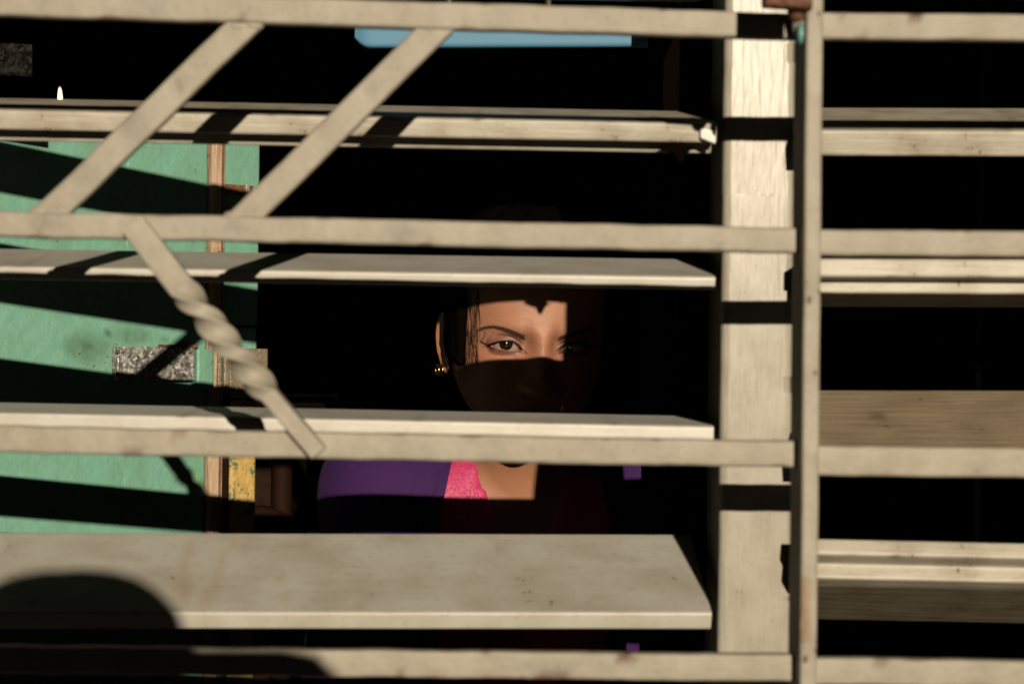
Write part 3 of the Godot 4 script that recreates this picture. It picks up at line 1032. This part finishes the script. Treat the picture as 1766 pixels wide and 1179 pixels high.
func face_colour(x: float, y: float, z: float) -> Color:
	var c := Color(0.44, 0.205, 0.122)
	var n := noise.get_noise_3d(x * 2.2, y * 2.2, 7.0)
	c = c * (1.0 + 0.14 * n + 0.10 * fine.get_noise_3d(x * 30.0, y * 30.0, 3.0))
	var ax := absf(x)
	if z < -90.0:
		return c
	c = c.lerp(Color(0.52, 0.17, 0.10), 0.5 * g2(ax, y, 40.0, -30.0, 16.0, 14.0) + 0.35 * g2(x, y, 0.0, -45.0, 10.0, 8.0))
	c = c.lerp(Color(0.36, 0.09, 0.075), clampf(1.6 * g2(x, y, 0.0, -67.5, 15.0, 6.0) - 0.3, 0.0, 1.0))
	var ex := 29.5 - ax
	if absf(ex) < 30.0 and absf(y) < 26.0:
		var cx := clampf(ex, -17.6, 17.2)
		var yu := upper_lid(cx)
		var yl := lower_lid(cx)
		# pigment of the lids, liner drawn along the upper lid with a wing, kohl below
		c = c.lerp(Color(0.24, 0.105, 0.07), 0.85 * exp(-0.5 * pow((y - yu - 3.0) / 4.2, 2)) * smoothstep(22.0, 12.0, absf(ex + 2.0)))
		c = c.lerp(Color(0.33, 0.125, 0.105), 0.7 * exp(-0.5 * pow((y - yl + 3.2) / 2.4, 2)) * smoothstep(18.0, 10.0, absf(ex)))
		if ex > -17.6 and ex < 16.6:
			c = c.lerp(Color(0.012, 0.008, 0.007), (1.0 - smoothstep(0.6, 1.6, absf(y - yu - 0.6))) * smoothstep(17.0, 6.0, ex))
			c = c.lerp(Color(0.10, 0.045, 0.035), 0.7 * (1.0 - smoothstep(0.2, 1.0, absf(y - yl + 0.4))) * smoothstep(12.0, -6.0, ex))
			if y < yu - 0.2 and y > yl + 0.2:
				c = Color(0.50, 0.17, 0.13) if ex > 11.5 or ex < -13.5 else Color(0.4, 0.15, 0.12)
		var w := absf((ex + 17.2) * 0.45 + (y + 2.0))           # wing
		c = c.lerp(Color(0.014, 0.010, 0.009), (1.0 - smoothstep(0.5, 1.3, w)) * (1.0 - smoothstep(4.0, 6.5, absf(ex + 18.2))))
		var f := absf(ex + 21.5 + (2.2 - y) * 0.24 + 0.02 * pow(y - 6.0, 2))  # the fold that runs down from the brow's tail
		c = c.lerp(Color(0.10, 0.05, 0.035), 0.6 * (1.0 - smoothstep(0.3, 1.5, f)) * smoothstep(12.0, 9.0, y) * smoothstep(-1.0, 2.0, y))
		var b := brow_y(ex)
		c = c.lerp(Color(0.11, 0.055, 0.037), 0.6 * (1.0 - smoothstep(0.6, 3.8, absf(y - b))) * smoothstep(-24.5, -21.0, ex) * smoothstep(17.0, 12.0, ex))
	return c

func brow_y(ex: float) -> float:
	var p := [[-24.0, 10.0], [-20.0, 14.3], [-13.6, 16.6], [-5.0, 15.6], [5.0, 12.4], [14.5, 8.2], [20.0, 7.0]]
	for k in p.size() - 1:
		if ex <= p[k + 1][0]:
			return lerpf(p[k][1], p[k + 1][1], clampf((ex - p[k][0]) / (p[k + 1][0] - p[k][0]), 0.0, 1.0))
	return 7.0

func head_piece(h: Transform3D, detail: bool) -> Array:
	var hs := PackedFloat32Array()
	var y := -122.0
	while y < 119.0:
		hs.append(y)
		if detail:
			y += 0.5 if absf(y) < 9.0 else (1.0 if y > -20.0 and y < 62.0 else 2.5)
		else:
			y += 6.0
	hs.append(119.0)
	var xs := PackedFloat32Array()                             # sines of the angle round the front half
	var ang := PackedFloat32Array()
	var a := -PI
	while a < PI - 0.001:
		ang.append(a)
		var front := absf(a) < 1.0
		a += (0.0085 if front else 0.07) if detail else 0.12
	var n := ang.size()
	var v := PackedVector3Array()
	var col := PackedColorArray()
	var idx := PackedInt32Array()
	for i in hs.size():
		var r := head_row(hs[i])
		for j in n:
			var t := ang[j]
			var x := r.x * sin(t)
			var z := 0.0
			if absf(t) < PI / 2:
				var f := smoothstep(1.5, 1.1, absf(t))
				var plain := -84.0 + (r.y + 84.0) * pow(maxf(cos(t), 0.0), 0.9)
				z = lerpf(plain, face_z(x, hs[i]), f) if f > 0.0 else plain
			else:
				z = -84.0 + (r.z + 84.0) * pow(-cos(t), 0.85)
			v.append(h * fitted(Vector3(x, hs[i], z)))
			col.append(face_colour(x, hs[i], z) * K)
	for i in hs.size() - 1:
		for j in n:
			var p := i * n + j
			var q := i * n + (j + 1) % n
			idx.append_array([p, q, p + n, q, q + n, p + n])
	for e in 2:
		var row := 0 if e == 0 else (hs.size() - 1) * n
		var c := v.size()
		v.append(h * fitted(Vector3(0, hs[0] - 1.0 if e == 0 else 119.5, -60 if e == 0 else -92)))
		col.append(col[row])
		for j in n:
			idx.append_array([c, row + (j + 1) % n, row + j] if e == 0 else [c, row + j, row + (j + 1) % n])
	return [v, idx, col]

func ear_piece(h: Transform3D, s: float) -> Array:              # a shell with a raised rim and a lobe
	var v := PackedVector3Array()
	var col := PackedColorArray()
	var idx := PackedInt32Array()
	var n := 28
	var rings := 9
	for side in 2:
		for i in rings:
			for j in n:
				var t := TAU * j / n
				var r := float(i) / (rings - 1)
				var wid := 15.0 + 3.0 * sin(t)
				var tall := 29.0
				var p := Vector3(0, sin(t) * tall * r, cos(t) * wid * r)
				var back := clampf(-p.z / 17.0, -1.0, 1.0)
				var out := 5.0 + 9.0 * maxf(0.0, back) * r
				var rim := exp(-0.5 * pow((r - 0.86) / 0.10, 2)) * 3.4 * smoothstep(-0.95, -0.4, sin(t))
				var bowl := -4.0 * g2(p.z, p.y, 2.0, -5.0, 6.0, 9.0)
				var ridge := 2.4 * exp(-0.5 * pow((r - 0.52) / 0.12, 2)) * smoothstep(0.2, -0.6, cos(t))
				var d := out + (rim + bowl + ridge if side == 0 else -2.6 * (1.0 - pow(r, 6)))
				var q := Vector3(s * (69.0 + d), p.y - 12.0, p.z - 90.0 - p.y * 0.16)
				v.append(h * (q * 0.001))
				col.append(Color(0.50, 0.20, 0.12) * K)
	for i in rings - 1:
		for j in n:
			var a := i * n + j
			var b := i * n + (j + 1) % n
			var o := rings * n
			idx.append_array([a, b, a + n, b, b + n, a + n])
			idx.append_array([o + a, o + a + n, o + b, o + b, o + a + n, o + b + n])
	var last := (rings - 1) * n
	for j in n:
		var a := last + j
		var b := last + (j + 1) % n
		var o := rings * n
		idx.append_array([a, b, o + a, b, o + b, o + a])
	return [v, idx, col]

func eye_mesh(h: Transform3D, s: float, towards: Vector3) -> ArrayMesh:
	var c := h * (Vector3(s * 29.5, 0, -22.0) * 0.001)
	var axis := (towards - c).normalized()
	var side := axis.cross(Vector3.UP).normalized()
	var up := side.cross(axis)
	var v := PackedVector3Array()
	var idx := PackedInt32Array()
	var col := PackedColorArray()
	var rows := 46
	var n := 48
	for i in rows + 1:
		var a := PI * pow(float(i) / rows, 1.35)
		for j in n:
			var b := TAU * j / n
			var r := 0.0135
			r += 0.0008 * (1.0 - smoothstep(0.0, 0.48, a))         # cornea
			v.append(c + (axis * cos(a) + (side * cos(b) + up * sin(b)) * sin(a)) * r)
			var mm := a * 13.5
			var k := Color(0.36, 0.29, 0.255)
			k = k.lerp(Color(0.50, 0.26, 0.22), clampf((mm - 7.5) / 6.0, 0.0, 0.6))
			if mm < 6.7:
				var iris := Color(0.032, 0.014, 0.008) * (1.0 + 0.7 * noise.get_noise_2d(cos(b) * 300.0, sin(b) * 300.0))
				iris = iris.lerp(Color(0.010, 0.006, 0.005), smoothstep(4.8, 6.1, mm))
				k = iris.lerp(k, smoothstep(6.1, 6.7, mm))
			if mm < 2.6:
				k = Color(0.002, 0.002, 0.002).lerp(k, smoothstep(2.1, 2.5, mm))
			col.append(k * K)
	for i in rows:
		for j in n:
			var p := i * n + j
			var q := i * n + (j + 1) % n
			idx.append_array([p, q, p + n, q, q + n, p + n])
	return mk(v, idx, PackedVector2Array(), col)

func strands(list: Array) -> ArrayMesh:                         # each: [root, middle, tip, width in metres]
	var v := PackedVector3Array()
	var idx := PackedInt32Array()
	for s in list:
		var d: Vector3 = (s[2] - s[0]).normalized()
		var a := d.cross(Vector3(0.2, 0.1, 1.0)).normalized()
		var b := d.cross(a)
		var first := v.size()
		for k in 3:
			var t := k / 2.0
			var p: Vector3 = s[0].lerp(s[1], t).lerp(s[1].lerp(s[2], t), t)
			for j in 3:
				v.append(p + (a * cos(TAU * j / 3) + b * sin(TAU * j / 3)) * s[3] * [1.0, 0.8, 0.12][k])
		for k in 2:
			for j in 3:
				var p2 := first + k * 3 + j
				var q2 := first + k * 3 + (j + 1) % 3
				idx.append_array([p2, p2 + 3, q2, q2, p2 + 3, q2 + 3])
	return mk(v, idx)

func hair_mesh(h: Transform3D, bun: bool) -> ArrayMesh:
	var v := PackedVector3Array()
	var idx := PackedInt32Array()
	var rows := 90
	var n := 180
	for i in rows + 1:
		var y := lerpf(-75.0, 119.0, float(i) / rows)
		var r := head_row(y)
		for j in n:
			var t := TAU * j / n - PI
			var at := absf(t)
			var line := 60.0 - 6.0 * cos(t * 3.0) + noise.get_noise_1d(t * 160.0) * 5.0
			var m := smoothstep(line - 4.0, line + 6.0, y)                       # above the forehead
			var side := 1.02 + 0.10 * smoothstep(30.0, 60.0, y) + noise.get_noise_1d(y * 2.0 + signf(t) * 300.0) * 0.02
			m = maxf(m, smoothstep(side - 0.05, side + 0.10, at) * smoothstep(-34.0, -20.0, y) * (1.0 - smoothstep(1.5, 1.6, at) * (1.0 - smoothstep(1.95, 2.1, at)) * smoothstep(22.0, 10.0, y)))
			m = maxf(m, smoothstep(2.0, 2.15, at) * smoothstep(-72.0, -55.0, y))
			var off := lerpf(lerpf(-6.0, -24.0, smoothstep(1.25, 0.9, at)), 7.0, m) + (noise.get_noise_3d(t * 260.0, y * 1.2, 0.0) * 2.2 + fine.get_noise_3d(t * 900.0, y * 3.0, 5.0) * 0.8) * m
			var c := cos(t)
			var z := -84.0 + ((r.y + 84.0) * pow(c, 0.9) if c > 0.0 else (r.z + 84.0) * pow(-c, 0.85))
			var p := Vector3(r.x * sin(t), y, z)
			var dir := Vector3(sin(t), clampf((y - 60.0) / 60.0, 0.0, 1.2), c).normalized()
			v.append(h * ((p + dir * off) * 0.001))
	for i in rows:
		for j in n:
			var p := i * n + j
			var q := i * n + (j + 1) % n
			idx.append_array([p, q, p + n, q, q + n, p + n])
	for e in 2:
		var row := 0 if e == 0 else rows * n
		var c2 := v.size()
		v.append(h * (Vector3(0, -70 if e == 0 else 126, -110 if e == 0 else -92) * 0.001))
		for j in n:
			idx.append_array([c2, row + (j + 1) % n, row + j] if e == 0 else [c2, row + j, row + (j + 1) % n])
	var pieces := [[v, idx]]
	if bun:
		var b := ball(Vector3.ZERO, Vector3(0.042, 0.042, 0.03), 12)
		var ar := b.surface_get_arrays(0)
		var bv: PackedVector3Array = ar[Mesh.ARRAY_VERTEX]
		for k in bv.size():
			bv[k] = h * (bv[k] * (1.0 + 0.12 * noise.get_noise_3dv(bv[k] * 1500.0)) + Vector3(0, 0.03, -0.205))
		pieces.append([bv, ar[Mesh.ARRAY_INDEX]])
	return joined(pieces, Color.WHITE)

# a hand with five fingers: wrist, direction of the fingers, direction the palm faces, which side the thumb is on, how far the fingers curl
func hand_piece(wrist: Vector3, dir: Vector3, palm: Vector3, thumb: float, curl: float) -> Array:
	var x := dir.cross(palm).normalized() * thumb                 # towards the thumb
	var ext := Vector3(0.14, 0.14, 0.14)
	var mid := wrist + dir * 0.07
	var f := Field.new(mid - ext, mid + ext, 0.004)
	f.limb(wrist - dir * 0.02, wrist + dir * 0.02, 0.024, 0.024, 0.01)
	for k in 4:
		var off := x * lerpf(0.030, -0.030, k / 3.0)
		f.limb(wrist + off * 0.55 + dir * 0.015, wrist + off * 0.9 + dir * 0.082, 0.016, 0.0115, 0.012)
	var long := [0.070, 0.078, 0.072, 0.056]
	for k in 4:
		var p := wrist + x * lerpf(0.029, -0.029, k / 3.0) + dir * (0.088 - 0.006 * absf(k - 1.2))
		var ang := curl * 0.35
		var r := 0.0090 - 0.0006 * k
		for s in 3:
			var d := dir * cos(ang) + palm * sin(ang)
			var q: Vector3 = p + d * long[k] * [0.46, 0.31, 0.23][s]
			f.limb(p, q, r, r - 0.0008, 0.004)
			p = q
			r -= 0.0008
			ang += curl * 0.75
	var t0 := wrist + x * 0.022 + dir * 0.022 + palm * 0.006
	var t1 := t0 + (x * 0.62 + dir * 0.62 + palm * 0.45).normalized() * 0.042
	var t2 := t1 + (x * 0.25 + dir * 0.85 + palm * 0.45).normalized() * 0.030
	var t3 := t2 + (dir * 0.9 + palm * 0.4 - x * 0.05).normalized() * 0.024
	f.limb(t0, t1, 0.015, 0.011, 0.010)
	f.limb(t1, t2, 0.011, 0.0095, 0.003)
	f.limb(t2, t3, 0.0095, 0.008, 0.003)
	return f.nets()

const SKIN := Color(0.44 * K, 0.205 * K, 0.122 * K)

func woman() -> void:
	var eye := U(932, 598, 1.612)
	var hb := Basis(Vector3.UP, deg_to_rad(7.0)) * Basis(Vector3.RIGHT, deg_to_rad(10.0)) * Basis(Vector3.BACK, deg_to_rad(-1.0))
	var h := Transform3D(hb, eye - hb * Vector3(0, 0, -0.009))
	var xm := U(905, 850, 1.74).x
	var cx := U(893, 855, 1.79).x
	var o := thing("person", "woman in purple jacket and pink top peering out between the slats", "person", Vector3(cx, 0, -1.9))
	var sh := U(664, 848, 1.79)
	var hw := cx - sh.x
	var sy := sh.y
	var f := Field.new(Vector3(cx - 0.34, 0.0, -2.12), Vector3(cx + 0.34, 1.50, -1.62), 0.009)
	var neck := h * Vector3(0, -0.075, -0.098)
	var base := Vector3(xm + 0.002, sy - 0.012, -1.835)
	f.limb(neck + Vector3(0, 0.03, 0), base, 0.049, 0.054, 0.02)
	f.limb(Vector3(cx - 0.075, sy - 0.035, -1.83), Vector3(cx + 0.085, sy - 0.035, -1.83), 0.078, 0.078, 0.05)
	f.limb(Vector3(cx - 0.075, sy - 0.12, -1.85), Vector3(cx + 0.075, sy - 0.12, -1.85), 0.10, 0.10, 0.05)
	f.limb(Vector3(cx - 0.055, sy - 0.28, -1.88), Vector3(cx + 0.055, sy - 0.28, -1.88), 0.095, 0.095, 0.07)
	f.limb(Vector3(cx - 0.075, sy - 0.44, -1.90), Vector3(cx + 0.075, sy - 0.44, -1.90), 0.108, 0.108, 0.07)
	for s in [-1.0, 1.0]:
		f.limb(base + Vector3(s * 0.03, 0.012, -0.01), Vector3(cx + s * hw, sy, -1.80), 0.044, 0.049, 0.03)
		f.limb(Vector3(cx + s * 0.065, sy - 0.03, -1.80), Vector3(cx + s * hw, sy, -1.79), 0.052, 0.049, 0.03)
		f.limb(Vector3(cx + s * 0.075, sy - 0.145, -1.775), Vector3(cx + s * 0.075, sy - 0.15, -1.775), 0.052, 0.052, 0.05)
		var c0 := U(846, 783, 1.768)
		var c1 := U(884, 850, 1.755)
		f.limb(Vector3(xm + s * (xm - c0.x), c0.y, c0.z), Vector3(xm + s * (xm - c1.x), c1.y, c1.z), 0.0115, 0.007, 0.006)   # the neck's cord
		f.limb(Vector3(xm + s * 0.02, sy - 0.012, -1.766), Vector3(cx + s * (hw - 0.02), sy + 0.025, -1.765), 0.009, 0.009, 0.02)
		var elbow := Vector3(cx + s * (hw + 0.05), sy - 0.27, -1.87)
		var wrist := Vector3(cx + s * (hw + 0.045), sy - 0.50, -1.80)
		f.limb(Vector3(cx + s * hw, sy, -1.79), elbow, 0.047, 0.039, 0.03)
		f.limb(elbow, wrist, 0.039, 0.025, 0.02)
		var hip := Vector3(cx + s * 0.085, 0.86, -1.90)
		var knee := Vector3(cx + s * 0.09, 0.47, -1.88)
		var ankle := Vector3(cx + s * 0.095, 0.09, -1.91)
		f.limb(hip, knee, 0.088, 0.056, 0.05)
		f.limb(knee, ankle, 0.055, 0.036, 0.03)
		f.limb(ankle, Vector3(ankle.x, 0.035, -1.90), 0.036, 0.033, 0.02)
		f.limb(Vector3(ankle.x, 0.035, -1.93), Vector3(ankle.x + s * 0.01, 0.028, -1.76), 0.033, 0.026, 0.03)
	var pieces := [head_piece(h, true), ear_piece(h, -1.0), ear_piece(h, 1.0), f.nets()]
	for s in [-1.0, 1.0]:
		pieces.append(hand_piece(Vector3(cx + s * (hw + 0.045), sy - 0.50, -1.80), Vector3(0, -0.98, 0.2).normalized(), Vector3(-s, 0, 0), 1.0, 0.5))
	part("body", joined(pieces, SKIN), M.skin, o)
	part("eye", eye_mesh(h, -1.0, EYE), M.eyeball, o)
	part("eye", eye_mesh(h, 1.0, EYE), M.eyeball, o)
	for s in [-1.0, 1.0]:
		var list := []
		for k in 420:
			var ex := rng.randf_range(-23.5, 15.0)
			var wid := lerpf(1.1, 3.6, smoothstep(-24.0, 6.0, ex))
			var y := brow_y(ex) + rng.randf_range(-wid, wid) * 0.8
			var x: float = s * (29.5 - ex)
			var p0 := Vector3(x, y, face_z(x, y, false) + 0.1)
			var step := rng.randf_range(3.0, 5.5)
			var x1: float = x + s * step
			var y1 := y + lerpf(-0.9, 2.0, smoothstep(-18.0, 12.0, ex)) + rng.randf_range(-0.5, 0.5) - (y - brow_y(ex)) * 0.7
			var p1 := Vector3(x1, y1, face_z(x1, y1, false) + 0.35)
			list.append([h * (p0 * 0.001), h * ((p0 + p1) * 0.0005 + Vector3(0, 0, 0.0004)), h * (p1 * 0.001), 0.00009])
		part("eyebrow", strands(list), M.brow_hair, o)
		var la := []
		for k in 60:
			var ex2 := lerpf(-17.0, 11.0, (k + rng.randf()) / 60.0)
			var y2 := upper_lid(ex2)
			var x2: float = s * (29.5 - ex2)
			var q0 := Vector3(x2, y2, face_z(x2, y2 + 0.3, false) + 0.2)
			var l := lerpf(8.0, 4.0, smoothstep(-14.0, 9.0, ex2))
			var q2 := q0 + Vector3(s * (0.55 - ex2 * 0.035) * l * 0.7, l * 0.42, l * 0.75)
			la.append([h * (q0 * 0.001), h * ((q0 * 0.5 + q2 * 0.5 + Vector3(0, -1.3, 1.0)) * 0.001), h * (q2 * 0.001), 0.00013])
		for k in 44:
			var ex3 := lerpf(-15.5, 8.0, (k + rng.randf()) / 44.0)
			var y3 := lower_lid(ex3) - 0.2
			var x3: float = s * (29.5 - ex3)
			var w0 := Vector3(x3, y3, face_z(x3, y3 - 0.3, false) + 0.1)
			var w2 := w0 + Vector3(s * 1.2, -3.2, 1.6)
			la.append([h * (w0 * 0.001), h * ((w0 * 0.5 + w2 * 0.5 + Vector3(0, 0.2, 0.5)) * 0.001), h * (w2 * 0.001), 0.0001])
		part("eyelashes", strands(la), M.lash_hair, o)
	var hair := part("hair", hair_mesh(h, true), M.hair, o)
	var wisps := []                                                 # loose hair at the temple
	for k in 240:
		var y := rng.randf_range(-26.0, 58.0)
		var x := -66.0 + 13.0 * pow(rng.randf(), 1.8)
		var p0 := Vector3(x - 2.0, y + 10.0, face_z(maxf(x - 2.0, -67.0), y, false) + 0.5)
		var p2 := Vector3(x + rng.randf_range(-3.0, 3.5), y - rng.randf_range(8.0, 24.0), face_z(maxf(x, -66.0), y - 8.0, false) + 1.5)
		wisps.append([h * (p0 * 0.001), h * ((p0 * 0.5 + p2 * 0.5 + Vector3(-1.5, 0, 2.5)) * 0.001), h * (p2 * 0.001), 0.00012])
	part("loose_hair", strands(wisps), M.hair, hair)
	var er := h * (Vector3(-81.5, -38.0, -84.0) * 0.001)
	for k in 2:
		var ring := PackedVector3Array()
		for j in 25:
			var t := TAU * j / 24.0
			ring.append(er + Vector3(-0.0015 + 0.0034 * k + 0.0016 * sin(t), 0.0002 * k + 0.0050 * cos(t), 0.0042 * sin(t)))
		part("earring", tube(ring, 0.0008, 8), M.gold, o)
	# the clothes: edges follow the picture's neckline, mirrored about her breastbone
	var a0 := U(779, 793, 1.74)
	var a1 := U(765, 854, 1.74)
	var b0 := U(821, 794, 1.74)
	var b1 := U(843, 856, 1.74)
	var jacket_edge := func(y: float) -> float:
		return clampf(xm - (a0.x + (a1.x - a0.x) * (y - a0.y) / (a1.y - a0.y)), 0.055, 0.083)
	var top_edge := func(y: float) -> float:
		return clampf(xm - (b0.x + (b1.x - b0.x) * (y - b0.y) / (b1.y - b0.y)), -0.02, 0.075)
	var jacket := f.carve(0.0085, func(p: Vector3) -> float:
		var d: float = jacket_edge.call(p.y) - absf(p.x - xm)
		if p.z < -1.84:
			d = minf(d, p.y - (sy + 0.035))
		d = maxf(d, p.y - (sy + 0.075))
		d = maxf(d, 0.80 - p.y)
		return maxf(d, 0.83 - p.y if absf(p.x - cx) > 0.16 else -1.0))
	var jk := part("jacket", joined([jacket.nets()], Color.WHITE), M.purple_cloth, o, "purple jacket worn open")
	for s in [-1.0, 1.0]:
		for strip in [[0.004, 0.0045], [0.015, 0.0045]]:
			var path := PackedVector3Array()
			for k in 40:
				var y := sy + 0.07 - k * 0.008
				var e: float = jacket_edge.call(y) + strip[0]
				path.append(Vector3(xm + s * e, y, surface_z(f, xm + s * e, y) + 0.0085))
			part("lapel", sweep(path, rect(0.0095, strip[1], 0.002), Vector3.RIGHT, Vector3.BACK, 0.0006, 60.0), M.purple_cloth, jk)
		var seam := PackedVector3Array()
		for k in 24:
			var y := sy + 0.055 - k * 0.008
			var x: float = cx + s * (hw - 0.035 + 0.012 * sin(k * 0.12))
			seam.append(Vector3(x, y, surface_z(f, x, y) + 0.0085))
		part("seam", tube(seam, 0.0011, 6), M.purple_cloth, jk)
	var top := f.carve(0.0035, func(p: Vector3) -> float:
		var d: float = top_edge.call(p.y) - absf(p.x - xm)
		if p.z < -1.84:
			d = minf(d, p.y - (sy + 0.0))
		d = maxf(d, absf(p.x - cx) - 0.135)
		d = maxf(d, p.y - (sy + 0.06))
		return maxf(d, 0.92 - p.y))
	part("lace_top", joined([top.nets()], Color.WHITE), M.lace, o, "bright pink lace top")
	var trousers := f.carve(0.007, func(p: Vector3) -> float:
		return maxf(maxf(p.y - 0.96, 0.10 - p.y), absf(p.x - cx) - 0.19 if p.y > 0.5 else -1.0))
	part("trousers", joined([trousers.nets()], Color.WHITE), M.dark_cloth, o)
	for s in [-1.0, 1.0]:
		var shoe := f.carve(0.005, func(p: Vector3) -> float: return maxf(maxf(p.y - 0.075, 0.004 - p.y), (cx - p.x) * s + 0.01))
		part("shoe", joined([shoe.nets()], Color.WHITE), M.black_leather, o)

func surface_z(f: Field, x: float, y: float) -> float:          # how far out the body reaches there
	var ix := clampi(int((x - f.lo.x) / f.cell), 0, f.nx - 2)
	var iy := clampi(int((y - f.lo.y) / f.cell), 0, f.ny - 2)
	var tx := (x - f.lo.x) / f.cell - ix
	var ty := (y - f.lo.y) / f.cell - iy
	var last := 1.0
	for z in range(f.nz - 1, -1, -1):
		var at := (z * f.ny + iy) * f.nx + ix
		var d := lerpf(lerpf(f.f[at], f.f[at + 1], tx), lerpf(f.f[at + f.nx], f.f[at + f.nx + 1], tx), ty)
		if d < 0.0:
			return f.lo.z + (z + (0.0 - d) / (last - d)) * f.cell
		last = d
	return f.lo.z

# the one who takes the picture stands in the street: the head and hands shade the lowest slats
func photographer() -> void:
	var head := EYE + cam_basis * Vector3(-0.047, -0.008, 0.125)
	var h := Transform3D(Basis(Vector3.UP, PI + 0.05), head)
	h.origin = head - h.basis * Vector3(0, 0, -0.09)
	var x := head.x
	var z := head.z
	var o := thing("person", "photographer standing in the street holding a camera up to the window", "person", Vector3(x, 0, z + 0.1))
	var f := Field.new(Vector3(x - 0.42, 0.0, z - 0.25), Vector3(x + 0.46, 1.48, z + 0.42), 0.012)
	var sy := 1.265
	f.limb(Vector3(x, 1.42, z + 0.03), Vector3(x, sy, z + 0.07), 0.058, 0.066, 0.03)
	f.limb(Vector3(x - 0.10, sy - 0.07, z + 0.09), Vector3(x + 0.10, sy - 0.07, z + 0.09), 0.11, 0.11, 0.05)
	f.limb(Vector3(x - 0.09, sy - 0.25, z + 0.09), Vector3(x + 0.09, sy - 0.25, z + 0.09), 0.115, 0.115, 0.08)
	f.limb(Vector3(x - 0.08, sy - 0.45, z + 0.09), Vector3(x + 0.08, sy - 0.45, z + 0.09), 0.12, 0.12, 0.08)
	var grip := {}
	for s in [-1.0, 1.0]:
		var shoulder := Vector3(x + s * 0.175, sy - 0.01, z + 0.07)
		var elbow := Vector3(x + s * 0.22, sy - 0.20, z - 0.10)
		var wrist := EYE + Vector3(s * 0.095, -0.125, 0.065)
		f.limb(Vector3(x + s * 0.04, sy + 0.01, z + 0.08), shoulder, 0.06, 0.058, 0.04)
		f.limb(shoulder, elbow, 0.056, 0.044, 0.03)
		f.limb(elbow, wrist, 0.044, 0.027, 0.02)
		grip[s] = wrist
		var hip := Vector3(x + s * 0.095, 0.76, z + 0.09)
		var knee := Vector3(x + s * 0.11, 0.43, z + 0.06)
		var ankle := Vector3(x + s * 0.12, 0.09, z + 0.10)
		f.limb(hip, knee, 0.10, 0.062, 0.05)
		f.limb(knee, ankle, 0.06, 0.042, 0.03)
		f.limb(Vector3(ankle.x, 0.04, z + 0.13), Vector3(ankle.x + s * 0.02, 0.033, z - 0.06), 0.038, 0.031, 0.03)
		f.limb(ankle, Vector3(ankle.x, 0.04, z + 0.1), 0.042, 0.04, 0.02)
	var pieces := [head_piece(h, false), ear_piece(h, -1.0), ear_piece(h, 1.0), f.nets()]
	for s in [-1.0, 1.0]:
		pieces.append(hand_piece(grip[s], Vector3(-s * 0.1, 0.97, -0.2).normalized(), Vector3(-s, 0, 0), -1.0, 0.55))
	part("body", joined(pieces, Color(0.19, 0.095, 0.06)), M.skin, o)
	part("eye", eye_mesh(h, -1.0, EYE + Vector3(0, 0, -2)), M.eyeball, o)
	part("eye", eye_mesh(h, 1.0, EYE + Vector3(0, 0, -2)), M.eyeball, o)
	part("hair", hair_mesh(h, false), M.hair, o)
	var shirt := f.carve(0.008, func(p: Vector3) -> float: return maxf(maxf(p.y - (sy + 0.06 if absf(p.x - x) < 0.12 else 1.33), 0.74 - p.y), p.y - 1.30 if p.z < z - 0.06 else -1.0))
	part("shirt", joined([shirt.nets()], Color.WHITE), M.grey_cloth, o)
	var trousers := f.carve(0.009, func(p: Vector3) -> float: return maxf(p.y - 0.80, 0.10 - p.y))
	part("trousers", joined([trousers.nets()], Color.WHITE), M.dark_cloth, o)
	for s in [-1.0, 1.0]:
		var shoe := f.carve(0.006, func(p: Vector3) -> float: return maxf(maxf(p.y - 0.09, 0.004 - p.y), (x - p.x) * s + 0.01))
		part("shoe", joined([shoe.nets()], Color.WHITE), M.black_leather, o)
	# the camera, its front glass at the eye point
	var c := thing("photo_camera", "black photo camera held up by the photographer in the street", "camera", EYE + Vector3(0, 0, 0.05))
	part("camera_body", sweep(PackedVector3Array([EYE + Vector3(0.014, 0, 0.045), EYE + Vector3(0.014, 0, 0.082)]), rect(0.172, 0.088, 0.034), Vector3.RIGHT, Vector3.UP), M.black_leather, c)
	part("viewfinder_hump", box(EYE + Vector3(-0.042, 0.0445, 0.050), EYE + Vector3(-0.002, 0.058, 0.080), 0.006), M.black_leather, c)
	part("lens_barrel", tube(PackedVector3Array([EYE + Vector3(0, 0, 0.0445), EYE + Vector3(0, 0, 0.012)]), 0.032, 28), M.iron, c)

func _ready() -> void:
	noise.seed = 4
	noise.frequency = 0.02
	noise.fractal_octaves = 3
	fine.seed = 8
	fine.frequency = 0.02
	fine.fractal_octaves = 2
	rng.seed = 12
	setting_light()
	materials()
	M.peeling_teal = mat("peeling_teal_paint", lin(0.08, 0.28, 0.25), 0.5)
	setting()
	window()
	grille()
	shutter()
	room_things()
	woman()
	photographer()
